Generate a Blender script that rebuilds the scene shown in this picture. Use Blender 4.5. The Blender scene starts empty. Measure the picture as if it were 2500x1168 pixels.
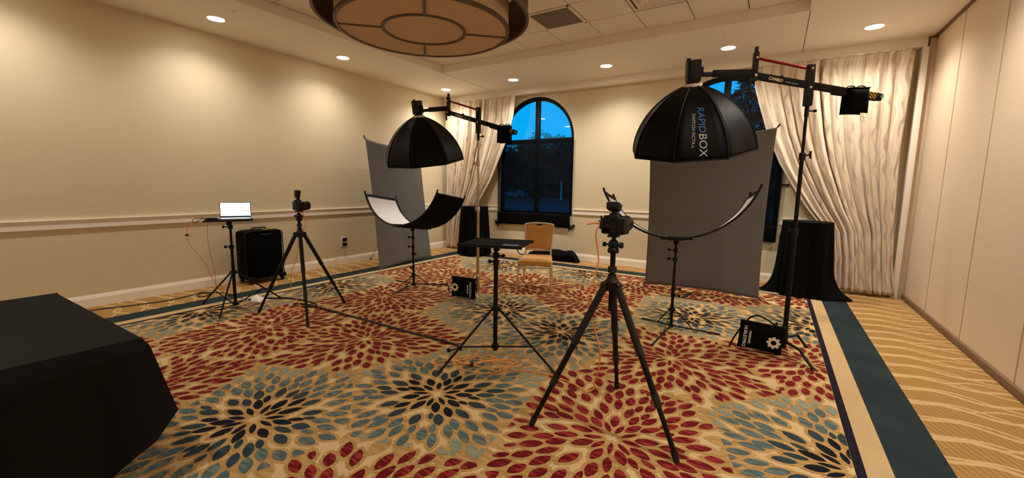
import bpy, bmesh, math, random
from mathutils import Vector, Matrix
random.seed(7)
S = bpy.context.scene
COL = S.collection
PI = math.pi

# ------------------------------------------------------------------ camera
def cam_setup():
    yaw, pitch, roll = -0.556459, 0.124443, 0.01454
    cy, sy, cp, sp = math.cos(yaw), math.sin(yaw), math.cos(pitch), math.sin(pitch)
    f = Vector((sy*cp, cy*cp, -sp)); r = Vector((cy, -sy, 0)); u = r.cross(f)
    r2 = math.cos(roll)*r + math.sin(roll)*u; u2 = -math.sin(roll)*r + math.cos(roll)*u
    c = bpy.data.cameras.new('camera'); c.sensor_width = 36; c.lens = 36*1023.74/2500
    c.clip_start = .05; c.clip_end = 300
    o = bpy.data.objects.new('camera', c); COL.objects.link(o)
    M = Matrix((r2, u2, -f)).transposed().to_4x4(); M.translation = (0, 0, 1.5)
    o.matrix_world = M; S.camera = o
cam_setup()

# ------------------------------------------------------------------ world, exposure
S.view_settings.view_transform = 'Standard'; S.view_settings.look = 'None'
S.view_settings.gamma = 1; S.view_settings.use_curve_mapping = False
S.view_settings.exposure = 0.64
S.cycles.max_bounces = 14; S.cycles.diffuse_bounces = 9; S.cycles.transparent_max_bounces = 12
W = bpy.data.worlds.new('dusk_sky'); S.world = W; W.use_nodes = True
nt = W.node_tree; nt.nodes.clear()
wo = nt.nodes.new('ShaderNodeOutputWorld'); bg = nt.nodes.new('ShaderNodeBackground')
tc = nt.nodes.new('ShaderNodeTexCoord'); sep = nt.nodes.new('ShaderNodeSeparateXYZ'); cr = nt.nodes.new('ShaderNodeValToRGB')
cr.color_ramp.elements[0].position = 0.0; cr.color_ramp.elements[0].color = (.0, .50, 1.0, 1)
cr.color_ramp.elements[1].position = .55; cr.color_ramp.elements[1].color = (.0, .28, .90, 1)
nt.links.new(tc.outputs['Generated'], sep.inputs[0]); nt.links.new(sep.outputs['Z'], cr.inputs[0])
nt.links.new(cr.outputs[0], bg.inputs[0]); bg.inputs[1].default_value = .66; nt.links.new(bg.outputs[0], wo.inputs[0])
LAMP_POWER = 135.0
LAMP_COL = (1.0, .915, .80)

# room dimensions (metres)
XL, XR, YB, YF, HC = -6.828, 1.644, 8.0, -3.2, 3.556
TX0, TX1, TY0, TY1, TZ = -5.39, .181, 0.59, 6.13, 3.686
RAIL, BASE = 1.055, .142

# ------------------------------------------------------------------ materials
def lin(c): return tuple(((v/255)/12.92 if v/255 <= .04045 else ((v/255+.055)/1.055)**2.4) for v in c) + (1,)
def nodes(name):
    m = bpy.data.materials.new(name); m.use_nodes = True
    n = m.node_tree; p = n.nodes['Principled BSDF']; return m, n, p
def N(n, t, **kw):
    k = n.nodes.new('ShaderNode'+t)
    for a, v in kw.items():
        if hasattr(k, a) and not a[0].isupper(): setattr(k, a, v)
        else: k.inputs[a.replace('_', ' ')].default_value = v
    return k
def L(n, a, b): n.links.new(a, b)
def math_(n, op, a, b=None, c=None):
    k = n.nodes.new('ShaderNodeMath'); k.operation = op
    for i, v in enumerate((a, b, c)):
        if v is None: continue
        if isinstance(v, (int, float)): k.inputs[i].default_value = v
        else: n.links.new(v, k.inputs[i])
    return k.outputs[0]
def mixc(n, fac, a, b):
    k = n.nodes.new('ShaderNodeMix'); k.data_type = 'RGBA'
    if isinstance(fac, (int, float)): k.inputs[0].default_value = fac
    else: n.links.new(fac, k.inputs[0])
    for i, v in ((6, a), (7, b)):
        if isinstance(v, tuple): k.inputs[i].default_value = v
        else: n.links.new(v, k.inputs[i])
    return k.outputs[2]
def plain(name, rgb, rough=.5, metal=0, var=.12, scale=30, bump=0, spec=.5, sheen=0):
    m, n, p = nodes(name); c = lin(rgb)
    t = N(n, 'TexCoord'); z = N(n, 'TexNoise', Scale=scale, Detail=4.0); L(n, t.outputs['Object'], z.inputs['Vector'])
    d = tuple(v*(1-var) for v in c[:3])+(1,); e = tuple(min(1, v*(1+var)) for v in c[:3])+(1,)
    L(n, mixc(n, z.outputs[0], d, e), p.inputs['Base Color'])
    p.inputs['Roughness'].default_value = rough; p.inputs['Metallic'].default_value = metal
    p.inputs['Specular IOR Level'].default_value = spec
    if sheen: p.inputs['Sheen Weight'].default_value = sheen
    if bump:
        b = N(n, 'Bump', Strength=bump, Distance=.01); L(n, z.outputs[0], b.inputs['Height']); L(n, b.outputs[0], p.inputs['Normal'])
    return m
def emis(name, col, s):
    m, n, p = nodes(name); p.inputs['Base Color'].default_value = (.8, .8, .8, 1)
    p.inputs['Emission Color'].default_value = col+(1,) if len(col) == 3 else col; p.inputs['Emission Strength'].default_value = s
    return m
def wallpaper(name, rgb, axis):
    m, n, p = nodes(name); t = N(n, 'TexCoord'); mp = N(n, 'Mapping')
    sc = (1.2, 1.2, 150); mp.inputs['Scale'].default_value = sc
    L(n, t.outputs['Object'], mp.inputs['Vector'])
    z = N(n, 'TexNoise', Scale=1.6, Detail=5.0, Roughness=.6); L(n, mp.outputs[0], z.inputs['Vector'])
    z2 = N(n, 'TexNoise', Scale=.8, Detail=2.0); L(n, t.outputs['Object'], z2.inputs['Vector'])
    c = lin(rgb); d = tuple(v*.84 for v in c[:3])+(1,); e = tuple(min(1, v*1.08) for v in c[:3])+(1,)
    f = math_(n, 'ADD', math_(n, 'MULTIPLY', z.outputs[0], .8), math_(n, 'MULTIPLY', z2.outputs[0], .2))
    L(n, mixc(n, f, d, e), p.inputs['Base Color'])
    p.inputs['Roughness'].default_value = .48; p.inputs['Specular IOR Level'].default_value = .45
    b = N(n, 'Bump', Strength=.35, Distance=.004); L(n, z.outputs[0], b.inputs['Height']); L(n, b.outputs[0], p.inputs['Normal'])
    return m
def carpet(name, rgb, rgb2, streak=0, rough=.95):
    m, n, p = nodes(name); t = N(n, 'TexCoord')
    z = N(n, 'TexNoise', Scale=260.0, Detail=2.0); L(n, t.outputs['Object'], z.inputs['Vector'])
    mp = N(n, 'Mapping'); mp.inputs['Rotation'].default_value = (0, 0, .75); mp.inputs['Scale'].default_value = (9, 42, 1) if streak else (3, 3, 1)
    L(n, t.outputs['Object'], mp.inputs['Vector'])
    s = N(n, 'TexNoise', Scale=1.0, Detail=3.0); L(n, mp.outputs[0], s.inputs['Vector'])
    r = N(n, 'ValToRGB'); r.color_ramp.elements[0].position = .5-.06*(1 if streak else 3); r.color_ramp.elements[1].position = .5+.06*(1 if streak else 3)
    if streak > 1: r.color_ramp.elements[0].position = .50; r.color_ramp.elements[1].position = .58
    L(n, s.outputs[0], r.inputs[0])
    base = mixc(n, r.outputs[0], lin(rgb), lin(rgb2))
    L(n, mixc(n, math_(n, 'MULTIPLY', z.outputs[0], .5), base, (0, 0, 0, 1)), p.inputs['Base Color'])
    p.inputs['Roughness'].default_value = rough; p.inputs['Specular IOR Level'].default_value = .1
    b = N(n, 'Bump', Strength=.5, Distance=.004); L(n, z.outputs[0], b.inputs['Height']); L(n, b.outputs[0], p.inputs['Normal'])
    return m
def wavy_carpet(name):
    m, n, p = nodes(name); t = N(n, 'TexCoord'); sp = N(n, 'SeparateXYZ'); L(n, t.outputs['Object'], sp.inputs[0])
    X, Y = sp.outputs[0], sp.outputs[1]
    def lines(slope, amp, k, per, ph, w):
        a = math_(n, 'SINE', math_(n, 'MULTIPLY_ADD', X, k, ph))
        y = math_(n, 'ADD', math_(n, 'MULTIPLY_ADD', X, slope, Y), math_(n, 'MULTIPLY', a, amp))
        fr = math_(n, 'FRACT', math_(n, 'DIVIDE', y, per))
        d = math_(n, 'ABSOLUTE', math_(n, 'SUBTRACT', fr, .5))
        return math_(n, 'LESS_THAN', d, w)
    a = lines(.03, .040, 13.0, .26, 0, .075); b = lines(.16, .055, 9.0, .26, 1.7, .05); c = lines(-.22, .03, 15.0, .52, .6, .022)
    f = math_(n, 'MINIMUM', math_(n, 'ADD', math_(n, 'ADD', a, b), c), 1.0)
    z = N(n, 'TexNoise', Scale=240.0, Detail=2.0); L(n, t.outputs['Object'], z.inputs['Vector'])
    fine = math_(n, 'MULTIPLY_ADD', math_(n, 'SINE', math_(n, 'MULTIPLY_ADD', X, 150.0, math_(n, 'MULTIPLY', Y, 60.0))), .5, .5)
    tan = mixc(n, fine, lin((166, 124, 68)), lin((184, 144, 88)))
    base = mixc(n, f, tan, lin((212, 178, 124)))
    L(n, mixc(n, math_(n, 'MULTIPLY', z.outputs[0], .45), base, (0, 0, 0, 1)), p.inputs['Base Color'])
    p.inputs['Roughness'].default_value = .95; p.inputs['Specular IOR Level'].default_value = .1
    bm_ = N(n, 'Bump', Strength=.4, Distance=.004); L(n, z.outputs[0], bm_.inputs['Height']); L(n, bm_.outputs[0], p.inputs['Normal'])
    return m
def curtain_mat(name):
    m, n, p = nodes(name); t = N(n, 'UVMap'); sp = N(n, 'SeparateXYZ'); L(n, t.outputs[0], sp.inputs[0])
    U, V = sp.outputs[0], sp.outputs[1]
    nz = N(n, 'TexNoise', Scale=2.2, Detail=1.0); L(n, t.outputs[0], nz.inputs['Vector'])
    w = math_(n, 'MULTIPLY', math_(n, 'SINE', math_(n, 'MULTIPLY_ADD', V, 13.0, math_(n, 'MULTIPLY', nz.outputs[0], 9.0))), .035)
    def band(per, off, lo, hi):
        fr = math_(n, 'FRACT', math_(n, 'DIVIDE', math_(n, 'ADD', math_(n, 'ADD', U, w), off), per))
        d = math_(n, 'ABSOLUTE', math_(n, 'SUBTRACT', fr, .5))
        k = N(n, 'MapRange'); k.inputs[1].default_value = lo; k.inputs[2].default_value = hi; k.inputs[3].default_value = 1; k.inputs[4].default_value = 0
        L(n, d, k.inputs[0]); return k.outputs[0]
    a = band(.30, 0, .10, .13); b = band(.30, .15, .06, .10); c = band(.105, .02, .06, .12)
    n2 = N(n, 'TexNoise', Scale=3.5, Detail=2.0); L(n, t.outputs[0], n2.inputs['Vector'])
    mk = N(n, 'MapRange'); mk.inputs[1].default_value = .36; mk.inputs[2].default_value = .56; L(n, n2.outputs[0], mk.inputs[0])
    mk2 = math_(n, 'SUBTRACT', 1.0, math_(n, 'MULTIPLY', mk.outputs[0], .75))
    col = mixc(n, math_(n, 'MULTIPLY', a, mk.outputs[0]), lin((222, 206, 182)), lin((176, 158, 142)))
    col = mixc(n, math_(n, 'MULTIPLY', b, mk2), col, lin((248, 242, 232)))
    col = mixc(n, math_(n, 'MULTIPLY', c, .4), col, lin((246, 240, 230)))
    th = N(n, 'TexNoise', Scale=1.0, Detail=3.0); mp = N(n, 'Mapping'); mp.inputs['Scale'].default_value = (20, 300, 1); L(n, t.outputs[0], mp.inputs[0]); L(n, mp.outputs[0], th.inputs['Vector'])
    col = mixc(n, math_(n, 'MULTIPLY', th.outputs[0], .25), col, lin((150, 125, 98)))
    L(n, col, p.inputs['Base Color'])
    p.inputs['Roughness'].default_value = .42; p.inputs['Specular IOR Level'].default_value = .5; p.inputs['Sheen Weight'].default_value = .3
    bb = N(n, 'Bump', Strength=.3, Distance=.003); L(n, th.outputs[0], bb.inputs['Height']); L(n, bb.outputs[0], p.inputs['Normal'])
    return m
def glass_mat(name):
    m = bpy.data.materials.new(name); m.use_nodes = True; n = m.node_tree; n.nodes.clear()
    o = N(n, 'OutputMaterial'); mx = N(n, 'MixShader'); tr = N(n, 'BsdfTransparent'); gl = N(n, 'BsdfGlossy'); fr = N(n, 'Fresnel', IOR=1.45)
    gl.inputs['Roughness'].default_value = .0; tr.inputs[0].default_value = (.95, .97, 1, 1)
    L(n, fr.outputs[0], mx.inputs[0]); L(n, tr.outputs[0], mx.inputs[1]); L(n, gl.outputs[0], mx.inputs[2]); L(n, mx.outputs[0], o.inputs[0]); return m
def sheer_mat(name, thru):
    m = bpy.data.materials.new(name); m.use_nodes = True; n = m.node_tree; n.nodes.clear()
    o = N(n, 'OutputMaterial'); mx = N(n, 'MixShader'); tr = N(n, 'BsdfTransparent'); d = N(n, 'BsdfDiffuse')
    t = N(n, 'TexCoord'); z = N(n, 'TexNoise', Scale=3.0, Detail=3.0); L(n, t.outputs['Object'], z.inputs['Vector'])
    d.inputs[0].default_value = (.006, .007, .009, 1)
    L(n, math_(n, 'MULTIPLY_ADD', z.outputs[0], .12, 1-thru-.06), mx.inputs[0])
    L(n, tr.outputs[0], mx.inputs[1]); L(n, d.outputs[0], mx.inputs[2]); L(n, mx.outputs[0], o.inputs[0]); return m
def stripes_mat(name):
    m, n, p = nodes(name); t = N(n, 'TexCoord'); sp = N(n, 'SeparateXYZ'); L(n, t.outputs['UV'], sp.inputs[0])
    v = math_(n, 'FRACT', math_(n, 'MULTIPLY', math_(n, 'ADD', sp.outputs[0], math_(n, 'MULTIPLY', sp.outputs[1], -.7)), 3.0))
    L(n, mixc(n, math_(n, 'LESS_THAN', v, .5), lin((20, 20, 18)), lin((226, 176, 50))), p.inputs['Base Color']); return m

M = {}
M['wall'] = wallpaper('grasscloth_wallpaper', (223, 211, 181), 0)
M['panel'] = wallpaper('partition_vinyl', (228, 208, 182), 1)
M['ceil'] = plain('ceiling_paint', (244, 239, 229), .85, var=.02, scale=3)
M['tile'] = plain('ceiling_tile_board', (240, 234, 222), .95, var=.05, scale=160, bump=.15)
M['grid'] = plain('ceiling_grid', (90, 68, 46), .7)
M['trim'] = plain('white_trim_paint', (246, 241, 230), .4, var=.02)
M['base_c'] = carpet('carpet_cream_veins', (230, 200, 148), (222, 190, 136))
M['halo'] = carpet('carpet_tan', (204, 166, 106), (186, 146, 88), 1)
M['outer'] = wavy_carpet('carpet_wavy_border')
M['teal'] = carpet('carpet_teal', (48, 62, 64), (40, 52, 56))
M['creamband'] = carpet('carpet_cream_band', (214, 184, 136), (208, 176, 128))
M['navy'] = carpet('carpet_navy', (36, 32, 48), (30, 28, 40))
M['p_red'] = carpet('carpet_petal_red', (112, 22, 28), (160, 56, 52), 2)
M['p_navy'] = carpet('carpet_petal_navy', (28, 32, 42), (24, 26, 34), 1)
M['p_dteal'] = carpet('carpet_petal_dark_teal', (50, 66, 74), (56, 74, 80), 1)
M['p_teal'] = carpet('carpet_petal_teal', (88, 108, 110), (116, 132, 126), 2)
M['p_pale'] = carpet('carpet_petal_pale', (140, 152, 138), (158, 164, 142), 1)
M['black'] = plain('black_plastic', (11, 11, 11), .5, spec=.3)
M['blackm'] = plain('black_metal', (11, 11, 11), .5, spec=.22)
M['rubber'] = plain('black_rubber', (14, 13, 13), .7)
M['foam'] = plain('tripod_foam_grip', (16, 15, 14), .85, bump=.1, scale=300)
M['bfab'] = plain('black_fabric', (6, 6, 6), .9, var=.2, scale=90, spec=.1)
M['cloth'] = plain('black_table_linen', (27, 26, 25), .95, var=.15, scale=400, bump=.15, spec=.1)
M['nylon'] = plain('black_nylon', (8, 8, 9), .5, var=.25, scale=14, bump=.25, spec=.15)
M['grey'] = plain('grey_backdrop_fabric', (104, 103, 102), .95, var=.05, scale=8, spec=.1)
M['white'] = plain('white_reflector_fabric', (240, 240, 244), .55, var=.01)
M['chrome'] = plain('chrome_steel', (205, 190, 170), .22, 1, var=.03)
M['red'] = plain('red_anodised_tube', (140, 18, 32), .3, .6, var=.05)
M['gold'] = plain('champagne_chair_frame', (218, 202, 176), .32, .55, var=.03)
M['uphol'] = plain('gold_upholstery', (206, 152, 78), .8, var=.12, scale=220, bump=.1, sheen=.2)
M['orange'] = plain('orange_cable_jacket', (248, 160, 70), .45, var=.03)
M['cord'] = plain('black_cord_jacket', (16, 16, 16), .6)
M['curtain'] = curtain_mat('silver_wave_curtain')
M['frame'] = plain('black_window_frame', (9, 9, 9), .5, spec=.2)
M['glass'] = glass_mat('window_glass')
M['sheer'] = sheer_mat('black_sheer_fabric', .24)
M['tape'] = plain('black_gaffer_tape', (14, 14, 14), .6)
M['bronze'] = plain('bronze_metal', (112, 96, 78), .4, .5)
M['darkwood'] = plain('dark_brown_band', (70, 44, 28), .5, var=.3, scale=9)
M['shade'] = plain('linen_lamp_shade', (214, 190, 160), .9, var=.05, scale=250, bump=.1)
M['vent'] = plain('grey_return_grille', (140, 130, 116), .6)
M['lampglow'] = emis('downlight_lens', (1.0, .86, .66), 26.0)
M['ptext'] = plain('white_print', (206, 206, 204), .6, var=.02)
M['btext'] = plain('blue_print', (70, 120, 190), .6, var=.02)
M['logo'] = plain('cream_logo_print', (232, 214, 186), .6, var=.02)
M['screen'] = emis('laptop_screen_glow', (.93, .96, 1.0), 5.0)
M['taskbar'] = emis('laptop_taskbar_glow', (.25, .5, 1.0), 1.6)
M['silver'] = plain('silver_laptop_shell', (150, 155, 168), .35, .7)
M['lcd'] = plain('camera_screen', (8, 8, 10), .12)
M['lensg'] = plain('lens_glass', (6, 6, 10), .05)
M['yellow'] = plain('yellow_luggage_tag', (240, 210, 40), .5)
M['stripes'] = stripes_mat('hazard_stripes')
M['dot'] = plain('pale_teal_sticker', (130, 190, 180), .5)
M['leaf'] = plain('dark_magnolia_leaf', (34, 52, 46), .35, var=.3, scale=4)
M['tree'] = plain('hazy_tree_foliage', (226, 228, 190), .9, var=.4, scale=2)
M['bark'] = plain('bark', (60, 48, 40), .9)
M['ground'] = plain('dusk_lawn', (52, 66, 52), .95, var=.3, scale=2)
M['road'] = plain('asphalt', (86, 88, 96), .9)
M['carpaint'] = plain('grey_car_paint', (130, 140, 160), .25, .3)
M['tyre'] = plain('tyre', (15, 15, 15), .8)
M['plasticbag'] = plain('white_plastic_film', (225, 222, 216), .4)
M['seam'] = plain('taupe_seam_strip', (176, 150, 124), .5)
M['kick'] = plain('brown_sweep_seal', (120, 92, 66), .6)
M['thinwire'] = plain('pale_wire', (150, 130, 100), .5)

# ------------------------------------------------------------------ mesh helpers
class B:
    def __init__(s): s.v = []; s.f = []; s.mi = []; s.uv = None; s.X = Matrix.Identity(4)
    def add(s, vs, fs, mi=0):
        o = len(s.v); s.v += [s.X @ Vector(v) for v in vs]; s.f += [tuple(i+o for i in f) for f in fs]; s.mi += [mi]*len(fs); return s
    def box(s, c, d, bev=0, rot=None, taper=1.0, mi=0):
        bm = bmesh.new(); bmesh.ops.create_cube(bm, size=1)
        for v in bm.verts:
            k = taper if v.co.z > 0 else 1
            v.co = Vector((v.co.x*d[0]*k, v.co.y*d[1]*k, v.co.z*d[2]))
        if bev: bmesh.ops.bevel(bm, geom=list(bm.edges), offset=bev, segments=2, profile=.6, affect='EDGES')
        Mx = Matrix.Translation(c) @ (rot.to_4x4() if rot is not None else Matrix.Identity(4))
        bm.verts.index_update(); s.add([Mx @ v.co for v in bm.verts], [[v.index for v in f.verts] for f in bm.faces], mi); bm.free(); return s
    def tube(s, pts, r, n=8, cap=True, closed=False, mi=0):
        pts = [Vector(p) for p in pts]; m = len(pts); rr = r if isinstance(r, (list, tuple)) else [r]*m
        vs = []; t0 = (pts[1]-pts[0]).normalized(); up = Vector((0, 0, 1)) if abs(t0.z) < .9 else Vector((1, 0, 0))
        a = t0.cross(up).normalized()
        for i, p in enumerate(pts):
            if closed: t = (pts[(i+1) % m]-pts[i-1])
            else: t = (pts[min(i+1, m-1)]-pts[max(i-1, 0)])
            t = t.normalized() if t.length > 1e-9 else t0
            a = (a - t*a.dot(t)).normalized(); b = t.cross(a)
            for k in range(n):
                g = 2*PI*k/n; vs.append(p+(a*math.cos(g)+b*math.sin(g))*rr[i])
        fs = []
        for i in range(m if closed else m-1):
            j = (i+1) % m
            for k in range(n): fs.append((i*n+k, i*n+(k+1) % n, j*n+(k+1) % n, j*n+k))
        if cap and not closed: fs.append(tuple(range(n))[::-1]); fs.append(tuple(range((m-1)*n, m*n)))
        return s.add(vs, fs, mi)
    def cyl(s, a, b, r, r2=None, n=12, mi=0): return s.tube([a, b], [r, r if r2 is None else r2], n, mi=mi)
    def lathe(s, prof, c=(0, 0, 0), n=24, rot=None, closed=False, mi=0):
        Mx = Matrix.Translation(c) @ (rot.to_4x4() if rot is not None else Matrix.Identity(4)); vs = []; fs = []; m = len(prof)
        for (r, z) in prof:
            for k in range(n): g = 2*PI*k/n; vs.append(Mx @ Vector((r*math.cos(g), r*math.sin(g), z)))
        for i in range(m if closed else m-1):
            j = (i+1) % m
            for k in range(n): fs.append((i*n+k, i*n+(k+1) % n, j*n+(k+1) % n, j*n+k))
        if not closed: fs.append(tuple(range(n))[::-1]); fs.append(tuple(range((m-1)*n, m*n)))
        return s.add(vs, fs, mi)
    def prism(s, poly, a, b, mi=0):
        "poly: list of 3D points, extruded by vector b-a"
        d = Vector(b)-Vector(a); n = len(poly); vs = [Vector(p) for p in poly]+[Vector(p)+d for p in poly]
        fs = [tuple(range(n))[::-1], tuple(range(n, 2*n))]+[(i, (i+1) % n, n+(i+1) % n, n+i) for i in range(n)]
        return s.add(vs, fs, mi)
    def grid(s, fn, nu, nv, uv=None, mi=0):
        vs = [fn(i/nu, j/nv) for j in range(nv+1) for i in range(nu+1)]; w = nu+1
        fs = [(j*w+i, j*w+i+1, (j+1)*w+i+1, (j+1)*w+i) for j in range(nv) for i in range(nu)]
        if uv: s.uv = [uv(i/nu, j/nv) for j in range(nv+1) for i in range(nu+1)]
        return s.add(vs, fs, mi)
RM = {}
def root_inv(p): return RM[p.name]
def obj(name, b, mat, parent=None, smooth=True, ang=.6, origin=None, solid=0):
    me = bpy.data.meshes.new(name); inv = None; loc = None
    if parent is not None: inv = RM[parent.name]
    else:
        if origin is None:
            xs = [v.x for v in b.v]; ys = [v.y for v in b.v]; zs = [v.z for v in b.v]
            origin = ((min(xs)+max(xs))/2, (min(ys)+max(ys))/2, min(zs))
        loc = Vector(origin); inv = Matrix.Translation(-loc)
    me.from_pydata([tuple(inv @ v) for v in b.v], [], b.f); me.update()
    ms = mat if isinstance(mat, (list, tuple)) else [mat]
    for m in ms: me.materials.append(M[m] if isinstance(m, str) else m)
    if len(ms) > 1: me.polygons.foreach_set('material_index', b.mi)
    if b.uv:
        l = me.uv_layers.new(name='UVMap')
        for lp in me.loops: l.data[lp.index].uv = b.uv[lp.vertex_index]
    bm = bmesh.new(); bm.from_mesh(me); bmesh.ops.recalc_face_normals(bm, faces=bm.faces); bm.to_mesh(me); bm.free()
    if smooth:
        me.polygons.foreach_set('use_smooth', [True]*len(me.polygons)); me.set_sharp_from_angle(angle=ang)
    o = bpy.data.objects.new(name, me); COL.objects.link(o)
    if parent is not None: o.parent = parent
    else: o.location = loc
    RM[o.name] = inv
    if solid:
        md = o.modifiers.new('thickness', 'SOLIDIFY'); md.thickness = solid; md.offset = 0
    return o
def tag(o, label=None, cat=None, group=None, kind=None):
    if label: o['label'] = label
    if cat: o['category'] = cat
    if group: o['group'] = group
    if kind: o['kind'] = kind
    return o
def thing(name, label, cat, loc=(0, 0, 0), group=None):
    o = bpy.data.objects.new(name, None); COL.objects.link(o); o.location = loc; o.empty_display_size = .1
    RM[o.name] = Matrix.Translation(-Vector(loc)); return tag(o, label, cat, group)
def struct(name, b, mat, parent=None, **k):
    o = obj(name, b, mat, parent, **k)
    if parent is None: o['kind'] = 'structure'
    return o
def smoothpath(pts, sub=8, closed=False):
    P = [Vector(p) for p in pts]; out = []; n = len(P)
    for i in range(n if closed else n-1):
        if closed: a, b, c, d = P[i-1], P[i], P[(i+1) % n], P[(i+2) % n]
        else: a, b, c, d = P[max(i-1, 0)], P[i], P[i+1], P[min(i+2, n-1)]
        for k in range(sub):
            t = k/sub; out.append(.5*((2*b)+(c-a)*t+(2*a-5*b+4*c-d)*t*t+(3*b-a-3*c+d)*t**3))
    if not closed: out.append(P[-1])
    return out
def text_mesh(body, size, shear=0, align='LEFT', bold=0):
    c = bpy.data.curves.new('t', 'FONT'); c.body = body; c.size = size; c.shear = shear; c.align_x = align; c.align_y = 'CENTER'; c.resolution_u = 3; c.offset = bold
    o = bpy.data.objects.new('t', c); COL.objects.link(o)
    me = bpy.data.meshes.new_from_object(o.evaluated_get(bpy.context.evaluated_depsgraph_get()))
    vs = [v.co.copy() for v in me.vertices]; fs = [tuple(p.vertices) for p in me.polygons]
    bpy.data.objects.remove(o); bpy.data.curves.remove(c); bpy.data.meshes.remove(me); return vs, fs
def rotz(a): return Matrix.Rotation(a, 3, 'Z')
def frame(d, up=Vector((0, 0, 1))):
    "3x3 with local Z along d"
    z = Vector(d).normalized(); x = up.cross(z)
    if x.length < 1e-4: x = Vector((1, 0, 0))
    x.normalize(); y = z.cross(x); return Matrix((x, y, z)).transposed()
def lerp(a, b, t): return Vector(a).lerp(Vector(b), t)

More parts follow.
